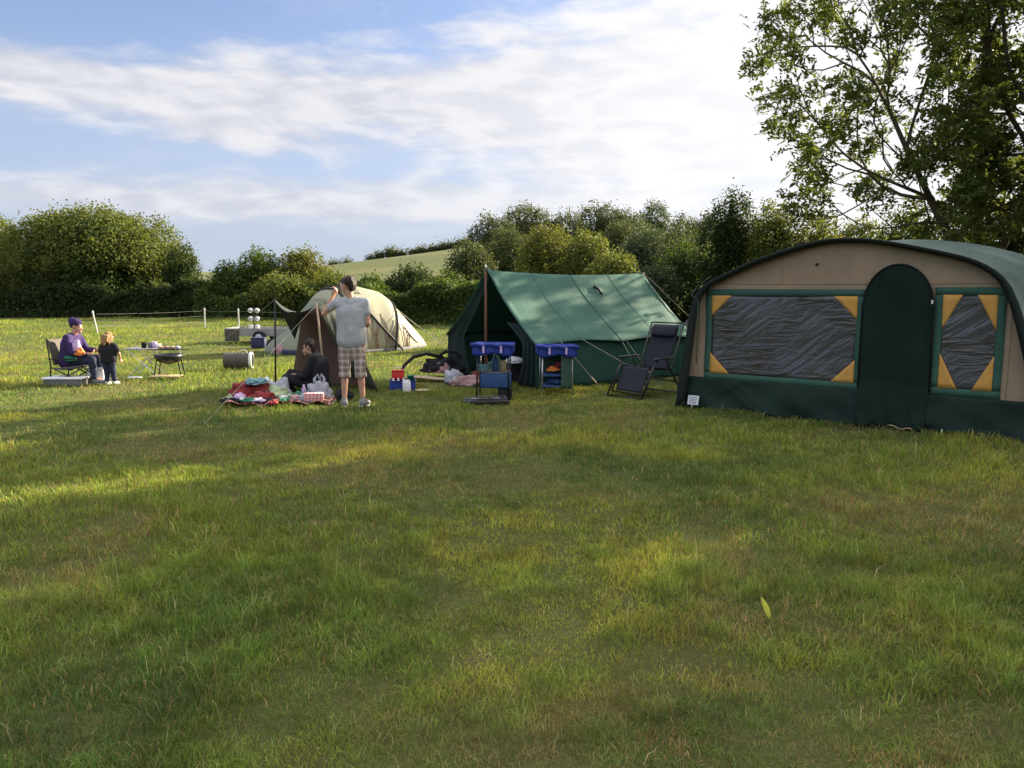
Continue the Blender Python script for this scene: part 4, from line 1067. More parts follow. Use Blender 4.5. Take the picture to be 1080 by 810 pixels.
# ------------------------------------------------------------------ cream tent
def tunnel_tent():
    ax = Vector((3.25, 2.6, 0)); L = 4.35; ang = math.atan2(ax.y, ax.x)
    T = thing('dome_tent', 'cream and pale green dome tent with black pole sleeves in the sun', 'tent', (-5.02, 17.8, 0), ang)
    xs = [0, .25, .7, 1.1, 1.5, 1.9, 2.3, 2.8, 3.3, 3.8, 4.2, 4.35]
    hs = [.03, .30, .62, 1.12, 1.52, 1.69, 1.72, 1.56, 1.14, .66, .26, .03]
    ws = [.35, .75, 1.0, 1.15, 1.3, 1.35, 1.35, 1.3, 1.1, .8, .45, .25]
    def S(x, th, off=0.0):
        h = float(np.interp(x, xs, hs)); w = float(np.interp(x, xs, ws)); c = math.cos(th); s = math.sin(th)
        pinch = 1 - .05 * math.sin(math.pi * ((x - .3) % 1.35) / 1.35)
        return (x, 1.35 - w * math.copysign(abs(c) ** .8, c) * pinch - off * c, max(0, h * (s ** .9 if s > 0 else 0) * pinch + off * s))
    def shell(x0, x1, n, nm, m, t0=0, t1=math.pi): return MB().grid(lambda i, j: S(x0 + (x1 - x0) * i, t0 + (t1 - t0) * j), n, 28).build(nm, m, T, True, .004)
    shell(0, 1.3, 14, 'porch', M['dgreen']); shell(1.3, 4.35, 34, 'flysheet', M['cream'], 0, math.pi)
    # pole sleeves
    for k, (xf, xa, xb) in enumerate(((3.05, 1.75, 1.0), (1.35, 1.6, 2.6), (2.75, 3.05, 3.2))):
        pts = []
        for j in range(25):
            th = math.pi * j / 24; f = math.sin(th); x = (xf * (1 - j / 24) + xb * j / 24) * (1 - f) + xa * f; pts.append(S(x, th, .015))
        if k == 2: pts = pts[:14]
        MB().tube(pts, .03, 6).build('pole_sleeve', M['black'], T, True)
    sk = MB(); sk.grid(lambda i, j: (lambda p: (p[0], p[1] - .03, .14 * (1 - j) + .002))(S(.02 + 1.2 * i, 0.0)), 16, 2); sk.build('mud_flap', M['navy'], T, True, .004)
    sk = MB(); sk.grid(lambda i, j: (lambda p: (p[0], p[1] - .02, .10 * (1 - j) + .002))(S(1.3 + 2.9 * i, 0.0)), 30, 2); sk.build('mud_flap', M['grey'], T, True, .004)
    # panel and vent details, thin brown lines low on the flysheet
    pn = MB(); pn.grid(lambda i, j: S(1.62 + .55 * i, 1.05 + .45 * j, .012), 8, 6); pn.build('roof_panel', M['dgreen'], T, True, .004)
    pr = MB(); rg = random.Random(8)
    for k in range(26):
        x = rg.uniform(2.0, 3.3); l = rg.uniform(.25, .62); dx = rg.uniform(-.22, .22)
        pr.tube([S(x + dx * f, .02 + l * f, .012) for f in (0, .33, .66, 1)], .006, 4)
    pr.build('brown_lines', M['polewood'], T)
    w = MB()
    for k in range(4): w.tube([S(3.05 + .08 * k, .5 - .06 * k, .014), S(3.55 + .06 * k, .28 - .03 * k, .014)], .008, 4)
    w.build('vent', M['black'], T)
    g = MB()
    for a, b in ((S(3.3, 1.2), (4.9, 1.2, 0.02)), (S(2.9, .8), (3.8, -1.0, .02)), (S(1.6, .8), (1.5, -1.0, .02))): g.tube([a, b], .006, 4)
    g.build('guy_rope', M['rope'], T)


# ------------------------------------------------------------------ dark tarp shelter
def shelter():
    T = thing('tarp_shelter', 'brown and olive tarp shelter on two poles over the seated person', 'shelter', (-3.2, 12.2, 0))
    o = Vector((-3.2, 12.2, 0))
    def W(px, py, Y): x, z = px_at(px, py, Y); return Vector((x, Y, z)) - o
    P1 = W(290, 316, 12.1); P2 = W(334, 321, 12.1); P3 = W(353, 317, 12.55)
    BL = W(308, 398, 13.2); BL.z = .0; BR = W(400, 414, 11.95); BR.z = 0.0; B2 = W(338, 404, 13.3); B2.z = 0
    def quad(a, b, c, d, nm, m, sag=.05, nu=16, nv=16, wr=.012):
        A, B, C, D = map(Vector, (a, b, c, d)); N = (B - A).cross(D - A).normalized()
        def fn(i, j):
            p = A * (1 - i) * (1 - j) + B * i * (1 - j) + C * i * j + D * (1 - i) * j
            return tuple(p + N * (sag * math.sin(math.pi * i) * math.sin(math.pi * j) + wr * math.sin(i * 17 + j * 5) * math.sin(math.pi * j)))
        return MB().grid(fn, nu, nv).build(nm, m, T, True, .005)
    back_top = W(318, 330, 12.9)
    quad(back_top, P3, BR, BL, 'rear_wall', M['brown'], .08)
    quad(P2, P3, BR, W(372, 398, 12.3) * 1.0 + Vector((0, 0, 0)), 'side_panel', M['tarpgreen'], .04)
    # olive canopy slung between the poles, its near edge sagging
    low = W(311, 358, 12.5)
    mid = W(313, 329, 12.1)
    cp = MB()
    def can(i, j):
        e = P1 * (1 - i) ** 2 + (mid * 2 - (P1 + P2) * .5) * 2 * i * (1 - i) + P2 * i * i
        f = P1 * (1 - i) + back_top * i if False else low * (1 - abs(2 * i - 1)) + (P1 if i < .5 else back_top) * abs(2 * i - 1)
        return tuple(e * (1 - j) + f * j + Vector((0, .04 * math.sin(math.pi * j), 0)))
    c = cp.grid(can, 24, 12).build('canopy', M['tarpgreen'], T, True, .005)
    ed = MB(); ed.grid(lambda i, j: tuple(Vector(can(.02 + .5 * i, 0)) + Vector((0, -.012, .004 - .055 * j * math.sin(math.pi * min(1, i * 1.1 + .1)) - .004))), 14, 2); ed.build('lit_edge', M['tarplit'], c, True, .008)  # pale strip paints in light reflecting off the canopy underside
    m = MB(); m.tube([(P1.x - .06 + .02, P1.y + .0, 0), P1 + Vector((0, 0, .02))], .014, 7); m.build('pole', M['blackm'], T, True)
    m = MB(); m.tube([(P2.x + .10, P2.y, 0), P2 + Vector((0, 0, .02))], .017, 7); m.build('pole', M['tan'], T, True)
    for a, b, r in ((P2, Vector((-3.62, 9.15, 0)) - o, .0032), (P1, Vector((-5.6, 12.6, 0)) - o, .0035)):
        m = MB(); m.tube([a, b], r, 5); q = m.build('guy_rope', M['rope'], T)
        m = MB(); m.tube([b + Vector((0, 0, .06)), b - Vector((0, 0, .05))], .004, 5); m.build('peg', M['steel'], q)
    gs = MB(); gs.grid(lambda i, j: (-.55 + 1.3 * i, -.45 + 1.1 * j, .012 + .006 * math.sin(i * 9 + j * 7)), 12, 10); gs.build('groundsheet', M['dark'], T, True, .006)


def pile():
    gname = 'clothes and bags heaped beside the seated person'
    # tartan rug
    m = MB(); m.grid(lambda i, j: ((i - .5) * 1.45, (j - .5) * .72, .035 + .03 * math.sin(i * 15 + 3 * math.sin(j * 6)) * math.sin(j * 9 + i * 4) + .02 * math.sin(i * 31)), 60, 34)
    tag(m.build('picnic_rug', M['tartan'], None, True, .01), 'rumpled red and green tartan rug on the grass', 'rug', (-3.18, 10.85, .02), .12)
    L = [('coat', 'redc', 'crumpled red coat on the left end of the tartan rug', (-3.72, 11.1, .05), (.62, .45, .26), 1), ('towel', 'teal', 'pale teal towel lying on top of the red coat', (-3.62, 11.08, .24), (.42, .3, .09), 2),
         ('bag', 'white', 'white plastic bag behind the red coat', (-3.66, 11.62, 0), (.42, .3, .30), 3), ('bag', 'bagw', 'greyish striped bag right of the white bag behind the coat', (-3.42, 11.5, 0), (.34, .3, .34), 4),
         ('blanket', 'paleg', 'pale green blanket by the seated person\'s feet', (-3.36, 11.15, .05), (.42, .38, .16), 5), ('jumper', 'redc', 'small red jumper at the front of the rug', (-3.42, 10.72, .05), (.36, .3, .14), 6),
         ('wrapper', 'lilac', 'lilac wrapper on the far left of the rug', (-3.75, 10.72, .04), (.24, .2, .12), 7), ('packet', 'green', 'green packet on the middle of the rug', (-3.02, 10.98, .05), (.22, .16, .10), 8),
         ('scarf', 'green', 'green scarf on the front left of the rug', (-3.55, 10.58, .05), (.26, .14, .06), 9), ('napkin', 'white', 'white napkin on the front left of the rug', (-3.44, 10.56, .06), (.16, .12, .05), 10),
         ('sock', 'white', 'white sock on the left of the rug', (-3.66, 10.60, .07), (.13, .06, .04), 11), ('cap', 'grey', 'grey cap on the right half of the rug', (-2.90, 10.92, .05), (.26, .2, .10), 12),
         ('glove', 'dark', 'black glove on the front of the rug', (-3.28, 10.58, .05), (.2, .12, .06), 13), ('book_bag', 'pink', 'pinkish bag lying on the middle front of the rug', (-2.98, 10.72, .05), (.24, .2, .1), 14),
         ('bottle_bag', 'bagw', 'small pale bag left of the red and white box', (-2.86, 10.70, .05), (.14, .12, .11), 15), ('packet', 'red', 'small red packet on the left front edge of the rug', (-3.58, 10.70, .07), (.14, .1, .06), 17), ('cloth', 'dark', 'black cloth spread over the left front corner of the rug', (-3.82, 10.62, .04), (.3, .22, .07), 18),
         ('sock', 'lilac', 'lilac sock in front of the small red jumper', (-3.36, 10.50, .06), (.12, .07, .04), 19), ('shirt', 'paleg', 'pale green shirt half under the red coat', (-3.9, 10.92, .03), (.28, .22, .10), 20), ('shirt', 'dark', 'black shirt between the red coat and the pale green blanket', (-3.46, 10.95, .06), (.28, .2, .12), 22),
         ('napkin', 'white', 'white napkin on the middle of the rug', (-3.16, 10.80, .06), (.13, .1, .05), 23), ('packet', 'green', 'green packet right of the white napkin on the rug', (-3.10, 10.62, .05), (.18, .1, .06), 24), ('scarf', 'redc', 'dark red scarf trailing off the front of the rug', (-3.2, 10.48, .04), (.4, .12, .06), 25),
         ('shoe_bag', 'dark', 'black bag between the rug and the man', (-2.38, 11.1, 0), (.3, .26, .2), 16)]
    for nm, mt, lab, loc, size, sd_ in L: heap(nm, M[mt], lab, nm.replace('_', ' '), loc, size, sd_ * 1.7, rz=sd_ * .7, group=gname)
    m = MB(); m.box((0, 0, .055), (.26, .18, .11), None, .01); tag(m.build('box', M['gingham'], None, True), 'red and white checked box on the right end of the rug', 'box', (-2.72, 10.72, .05), .2)
    t = thing('carrier_bag', 'full white carrier bag with knotted handles right of the seated person', 'bag', (-2.72, 11.05, 0))
    heap('bag_body', M['bagw'], '', '', (0, 0, 0), (.36, .3, .34), 21, parent=t)
    for s in (-1, 1):
        m = MB(); m.tube([(s * .05, 0, .2), (s * .07, 0, .32), (s * .03, .02, .38), (s * .0, .02, .3)], [.03, .02, .016, .02], 6); m.build('handle', M['bagw'], t, True)
    m = MB(); m.lathe([(.03, 0), (.034, .14), (.018, .17), (.016, .2)], k=12); t = tag(m.build('bottle', M['lilac'], None, True), 'pale bottle standing left of the full carrier bag', 'bottle', (-2.93, 11.0, .04))


def camp_clutter():
    # blue crate with red box etc.
    t = thing('crate', 'blue plastic crate on the grass left of the green tent', 'crate', (-1.72, 12.32, 0), .1)
    m = MB()
    for s in (-1, 1):
        m.box((s * .19, 0, .075), (.012, .26, .15)); m.box((0, s * .13, .075), (.38, .012, .15))
    m.box((0, 0, .01), (.38, .26, .014)); m.build('body', M['blue'], t)
    m = MB(); 
    for s in (-1, 1): m.box((0, s * .137, .148), (.41, .018, .018)); m.box((s * .197, 0, .148), (.018, .28, .018))
    m.build('rim', M['navy'], t)
    for k, (x) in enumerate((-.14, -.06, .02)):
        m = MB(); m.lathe([(.03, 0), (.03, .12), (.012, .15), (.012, .17)], k=10); tag(m.build('bottle', M['white'], None, True), ['left', 'middle', 'right'][k] + ' white topped bottle in the blue crate', 'bottle', (-1.72 + x, 12.26, .02), 0, 'bottles in the blue crate')
    t = thing('coolbox', 'small red box resting on the blue crate', 'box', (-1.80, 12.36, .158), .1)
    m = MB(); m.box((0, 0, .065), (.19, .14, .12), None, .015); m.build('body', M['red'], t, True)
    m = MB(); m.box((0, 0, .137), (.20, .15, .022), None, .008); m.build('lid', M['red'], t, True)
    m = MB(); m.tube([(-.08, 0, .14), (-.06, 0, .19), (.06, 0, .19), (.08, 0, .14)], .006, 6); m.build('handle', M['white'], t, True)
    m = MB(); m.lathe([(.05, 0), (.055, .05), (.058, .05), (.058, .065), (.01, .068)], k=16); tag(m.build('tub', M['green'], None, True), 'small green lidded tub on the blue crate', 'tub', (-1.60, 12.36, .158))
    m = MB(); m.box((0, 0, .08), (.12, .09, .16), None, .008); m.box((0, 0, .17), (.1, .02, .04)); tag(m.build('carton', M['white'], None, True), 'white carton on the grass in front of the blue crate', 'carton', (-1.62, 12.02, 0), .2)
    m = MB(); m.lathe([(.01, 0), (.09, .004), (.12, .02), (.115, .022), (.08, .01), (.01, .008)], k=20); tag(m.build('plate', M['tan'], None, True), 'pale plate on the grass right of the white carton', 'plate', (-1.36, 11.9, .03))
    # folded pushchair-like bundle with curved bar
    t = thing('holdall', 'dark holdall with long curved black strap by the green tent', 'bag', (-1.35, 14.2, 0), .05)
    heap('bag_body', M['dark'], '', '', (.08, 0, .08), (.75, .36, .34), 31, parent=t)
    heap('lining', M['pink'], '', '', (.05, -.1, .07), (.4, .2, .2), 33, parent=t)
    m = MB(); m.tube([(-.68, -.25, .03), (-.58, -.2, .22), (-.42, -.1, .36), (-.2, 0, .41), (.1, 0, .34)], .032, 8); m.build('strap', M['dark'], t, True)
    m = MB(); m.tube([(.0, 0, .34), (.15, 0, .45), (.35, 0, .43), (.45, 0, .3)], .03, 8); m.build('handle', M['dark'], t, True)
    m = MB(); m.grid(lambda i, j: ((i - .5) * 1.1, (j - .5) * .3, .03 + .015 * math.sin(i * 8)), 12, 4); tag(m.build('mat', M['tan'], None, True, .015), 'pale camping mat lying before the dark holdall', 'mat', (-1.3, 13.5, .02), -.12)
    heap('carrier_bag', M['bagw'], 'white carrier bag left of the green tent opening', 'bag', (-.98, 13.15, 0), (.32, .3, .30), 41)
    heap('towel', M['pink'], 'pinkish towel on the ground at the green tent opening', 'towel', (-.72, 12.85, 0), (.55, .35, .20), 43)
    heap('jacket', M['redc'], 'dark red jacket inside the left of the green tent opening', 'jacket', (-.52, 12.95, 0), (.4, .3, .24), 45)
    heap('sleeping_bag', M['dark'], 'black sleeping bag heaped inside the green tent', 'sleeping bag', (.15, 13.2, .02), (1.1, .6, .42), 47)
    heap('pillow', M['white'], 'pale pillow inside the green tent', 'pillow', (.05, 13.0, .34), (.34, .2, .14), 49)
    heap('rucksack', M['mesh'], 'grey green rucksack inside the green tent behind the left cupboard', 'rucksack', (-.25, 12.6, .02), (.36, .3, .62), 51)
    # grey cylinder
    t = thing('bin', 'grey cylindrical pop-up bin lying on its side with a white rim', 'bin', (-5.35, 15.45, .165), R(8))
    m = MB(); prof = []
    for i in range(25): prof.append((.155 + .006 * math.sin(i * 1.9) + .012 * math.sin(math.pi * i / 24), -.30 + .48 * i / 24))
    m.lathe(prof, k=28, axis='X'); m.build('body', M['greypl'], t, True)
    m = MB(); m.lathe([(.165, .18), (.172, .19), (.172, .225), (.165, .235), (.14, .235), (.135, .2), (.13, .185)], k=28, axis='X'); m.build('rim', M['white'], t, True)
    m = MB(); m.lathe([(.05, .236), (.12, .238), (.125, .242), (.05, .244)], k=24, axis='X'); m.build('opening', M['dark'], t, True)
    m = MB(); m.tube([(.0, -.06, .15), (.02, -.1, .21), (.12, -.1, .22), (.16, -.06, .15)], .008, 5); m.build('handle', M['white'], t, True)
    # grill
    t = thing('barbecue', 'black kettle barbecue bowl on thin legs with food on its grate', 'barbecue', (-6.12, 14.0, 0), .1)
    m = MB(); m.lathe([(.04, .24), (.17, .28), (.24, .36), (.245, .42), (.235, .42), (.22, .36), (.1, .30)], k=24); m.build('bowl', M['blackm'], t, True)
    for a in (.5, 2.6, 3.7, 5.8):
        m = MB(); m.tube([(math.cos(a) * .2, math.sin(a) * .2, .34), (math.cos(a) * .27, math.sin(a) * .27, 0)], .011, 6); m.build('leg', M['blackm'], t)
    m = MB()
    for k in range(-4, 5): m.tube([(k * .05, -.2, .50), (k * .05, .2, .50)], .005, 4)
    m.tube([(-.36, 0, .5), (.36, 0, .5)], .008, 5)
    m.build('grate', M['blackm'], t)
    m = MB()
    for s in (-1, 1): m.tube([(s * .2, 0, .4), (s * .2, 0, .5)], .008, 5)
    m.build('grate_bracket', M['steel'], t)
    for k, (x, mt, r) in enumerate(((-.14, 'tan', .06), (-.03, 'pink', .055), (.07, 'tan', .06), (.17, 'lilac', .045))):
        m = MB(); m.ball((0, 0, .03), (r, .05, .03)); tag(m.build('food', M[mt], None, True), ['leftmost bread roll', 'pink sausage pile', 'right hand bread roll', 'foil wrapped parcel'][k] + ' on the barbecue grate', 'food', (-6.12 + x, 14.0, .507), 0, 'food on the barbecue')
    m = MB(); m.box((0, 0, .012), (.5, .3, .02), None, .006); tag(m.build('tray', M['tan'], None, True), 'pale wooden tray on the grass under the barbecue', 'tray', (-6.12, 13.85, .03), .1)
    m = MB(); m.lathe([(.01, 0), (.08, .004), (.12, .022), (.115, .024), (.07, .01), (.01, .008)], k=20); tag(m.build('plate', M['white'], None, True), 'white plate on the grass behind the child', 'plate', (-6.55, 13.6, .03))
    # folding table
    t = thing('folding_table', 'small folding table with crossed thin legs left of the barbecue', 'table', (-6.66, 14.3, 0), .05)
    m = MB(); m.box((0, 0, .50), (.62, .42, .02), None, .006); m.build('table_top', M['steel'], t, True)
    for s in (-1, 1):
        for d in (-1, 1):
            m = MB(); m.tube([(s * .26, d * .18, .49), (-s * .26, d * .18, 0)], .009, 6); m.build('leg', M['steel'], t)
    for k, (x, mt, h) in enumerate(((-.02, 'dark', .10), (.10, 'grey', .09), (.17, 'lilac', .11), (.24, 'white', .07))):
        m = MB(); m.lathe([(.04, 0), (.05, h), (.045, h), (.035, .01), (.01, .01)], k=14); tag(m.build('mug', M[mt], None, True), ['black', 'grey', 'lilac', 'white'][k] + ' mug on the folding table', 'mug', (-6.66 + x, 14.28, .512), 0, 'mugs on the folding table')
    # electric fence
    t = thing('electric_fence', 'white tape electric fence crossing the field on slim white posts', 'fence', (-12.14, 31.17, 0))
    P = [(-20.5, 26.0), (-14.37, 27.33), (-12.14, 31.17), (-10.54, 30.45), (-6.8, 29.2)]
    P = [(a + 12.14, b - 31.17) for a, b in P]; tilt = [.0, -.12, .02, 0, 0]
    for (x, y), tl in zip(P, tilt):
        m = MB(); m.tube([(x, y, 0), (x + tl, y, .72)], .026, 6); m.tube([(x + tl, y, .70), (x + tl * 1.05, y, .80)], [.04, .02], 6); m.tube([(x - .0, y, .1), (x + .12, y, .1)], .012, 5); m.build('post', M['fence'], t)
    for z in (.25, .47, .68):
        m = MB()
        for (a, b), (c, d) in zip(P[1:-1], P[2:]):
            m.tube([(a + (c - a) * k / 6, b + (d - b) * k / 6, z - .03 * math.sin(math.pi * k / 6)) for k in range(7)], .0018, 4)
        m.build('tape', M['fence'], t)
    # low trailer by the fence
    t = thing('trailer', 'low grey flatbed trailer parked on the grass behind the tarp shelter', 'trailer', (-7.15, 22.9, 0), R(-5))
    m = MB(); m.box((0, 0, .24), (2.0, 1.0, .05), None, .01); m.build('bed', M['steel'], t, True)
    for (c, d) in (((0, -.5, .33), (2.0, .03, .22)), ((0, .5, .33), (2.0, .03, .22)), ((-1.0, 0, .33), (.03, 1.03, .22)), ((1.0, 0, .33), (.03, 1.03, .22))):
        MB().box(c, d).build('side_board', mat('pale_grey_board', (.30, .29, .28), .7, .15, 6), t)
    for s in (-1, 1):
        w_ = MB(); w_.lathe([(.06, -.05), (.17, -.06), (.19, -.035), (.19, .035), (.17, .06), (.06, .05)], (.05, s * .6, .19), 22, 'Y'); w = w_.build('wheel', M['black'], t, True)
        m = MB(); m.lathe([(.03, -.065), (.09, -.065), (.10, -.055), (.10, .055), (.09, .065), (.03, .065)], (.05, s * .6, .19), 16, 'Y'); m.build('rim', M['steel'], w, True)
    m = MB(); m.tube([(1.0, 0, .24), (1.7, 0, .24), (1.9, 0, .2)], .03, 6); m.build('drawbar', M['blackm'], t)
    m = MB(); m.box((-.78, -.53, .24), (.42, .03, .34), None, .01); m.build('tailgate', M['greypl'], t)
    m = MB(); m.box((0, 0, .13), (.36, .3, .26), None, .03); m.box((0, 0, .265), (.38, .32, .025), None, .008); tag(m.build('storage_box', M['navy'], None, True), 'dark blue box on the grass in front of the trailer', 'box', (-6.72, 20.9, 0), .1)
    heap('rucksack', M['dark'], 'black rucksack on the grass at the right end of the trailer', 'rucksack', (-5.95, 20.0, 0), (.62, .36, .42), 61)
    heap('shoes_bag', M['pink'], 'pinkish bag by the left end of the cream dome tent', 'bag', (-5.5, 18.6, 0), (.34, .3, .3), 63)
    rack = thing('cup_rack', 'rack of white cups standing on the trailer', 'rack', (-7.45, 22.8, .265))
    m = MB(); m.tube([(0, 0, 0), (0, 0, .74)], .016, 6); m.build('stem', M['blackm'], rack)
    for r_ in range(3):
        for s in (-1, 1):
            m = MB(); m.lathe([(.02, -.05), (.06, -.04), (.075, .05), (.068, .055), (.02, .0)], (s * .095, -.03, .20 + .235 * r_), 16, 'Y'); m.build('cup', M['steel'], rack, True)
    # grey pup tent between the two big tents
    t = thing('pup_tent', 'small plain grey tent seen between the two large tents', 'tent', (5.15, 21.6, 0), R(-25))
    for s in (-1, 1): MB().grid(lambda i, j: (s * (1 - j) * .95 + .0, 2.0 * i, 1.15 * j - .07 * math.sin(math.pi * j)), 10, 8).build('side', mat('grey_nylon', (.16, .17, .175), .6, .1, 4, .2, 9), t, True, .005)
    MB().add([(-.95, .02, 0), (.95, .02, 0), (0, .02, 1.15)], [(0, 1, 2)]).build('front', MATS['grey_nylon'], t, False, .005)
    # fallen yellow leaf and weeds near the camera
    m = MB(); x0, y0 = 1.24, 3.62
    m.grid(lambda i, j: (.016 * math.sin(math.pi * min(1, .12 + j * .88)) ** .8 * (i - .5) * 2 + .012 * j, .02 * j * j + .006 * abs(i - .5), .105 * j), 4, 10)
    lf = tag(m.build('leaf', mat('yellow_green_leaf', (.50, .50, .05), .5, .15, 12, .2, 30, .3), None, True, .001), 'single bright yellow green leaf standing up in the foreground grass', 'leaf', (x0, y0, .02)); lf.rotation_euler = (R(-28), R(-10), R(20))


# ------------------------------------------------------------------ people
def V3(a, b, f): return tuple(a[i] * (1 - f) + b[i] * f for i in range(3))


def hand(mb, wrist, d, s=1.0, curl=.4, side=(0, 1, 0)):
    """palm, four fingers, thumb; d = direction the hand points"""
    w = Vector(wrist); d = Vector(d).normalized(); sd_ = Vector(side); sd_ = (sd_ - d * sd_.dot(d)).normalized(); up = d.cross(sd_)
    p1 = w + d * .085 * s
    for k in (-1, 0, 1): mb.cap(tuple(w + sd_ * k * .012 * s), tuple(p1 + sd_ * k * .022 * s), .017 * s, .015 * s, 8)
    for k, ln in enumerate((.07, .08, .075, .06)):
        b = p1 + sd_ * (k - 1.5) * .020 * s; m_ = b + (d * (1 - curl * .3) + up * curl).normalized() * ln * .5 * s; e = m_ + (d * (1 - curl) + up * curl * 1.3).normalized() * ln * .5 * s
        mb.cap(tuple(b), tuple(m_), .0095 * s, .009 * s, 6); mb.cap(tuple(m_), tuple(e), .009 * s, .0078 * s, 6)
    b = w + d * .02 * s - sd_ * .02 * s; m_ = b + (d * .6 - sd_ * .8).normalized() * .045 * s; e = m_ + (d - sd_ * .2).normalized() * .035 * s
    mb.cap(tuple(b), tuple(m_), .013 * s, .010 * s, 6); mb.cap(tuple(m_), tuple(e), .010 * s, .0085 * s, 6)


def head(mb, c, f, s=1.0):
    c = Vector(c); f = Vector(f).normalized(); up = Vector((0, 0, 1)); r = f.cross(up).normalized()
    mb.ball(tuple(c + up * .02 * s - f * .01 * s), (.082 * s, .082 * s, .095 * s), 14, 10)
    mb.ball(tuple(c - up * .035 * s + f * .03 * s), (.060 * s, .060 * s, .070 * s), 12, 8)
    mb.ball(tuple(c - up * .085 * s + f * .055 * s), (.03 * s, .03 * s, .025 * s), 10, 6)
    mb.cap(tuple(c + f * .078 * s + up * .01 * s), tuple(c + f * .098 * s - up * .025 * s), .010 * s, .014 * s, 8)   # nose
    mb.cap(tuple(c + f * .082 * s - up * .055 * s - r * .018 * s), tuple(c + f * .082 * s - up * .055 * s + r * .018 * s), .009 * s, .009 * s, 6)  # lips
    mb.cap(tuple(c + f * .074 * s + up * .035 * s - r * .03 * s), tuple(c + f * .074 * s + up * .035 * s + r * .03 * s), .012 * s, .012 * s, 6)  # brow
    for k in (-1, 1): mb.ball(tuple(c + r * k * .082 * s - f * .005 * s), (.014 * s, .022 * s, .030 * s), 8, 6)


def eyes(c, f, s, parent):
    c = Vector(c); f = Vector(f).normalized(); up = Vector((0, 0, 1)); r = f.cross(up).normalized()
    for k in (-1, 1): MB().ball(tuple(c + f * .074 * s + up * .012 * s + r * k * .03 * s), .0095 * s, 8, 6).build('eye', M['eye'], parent, True)


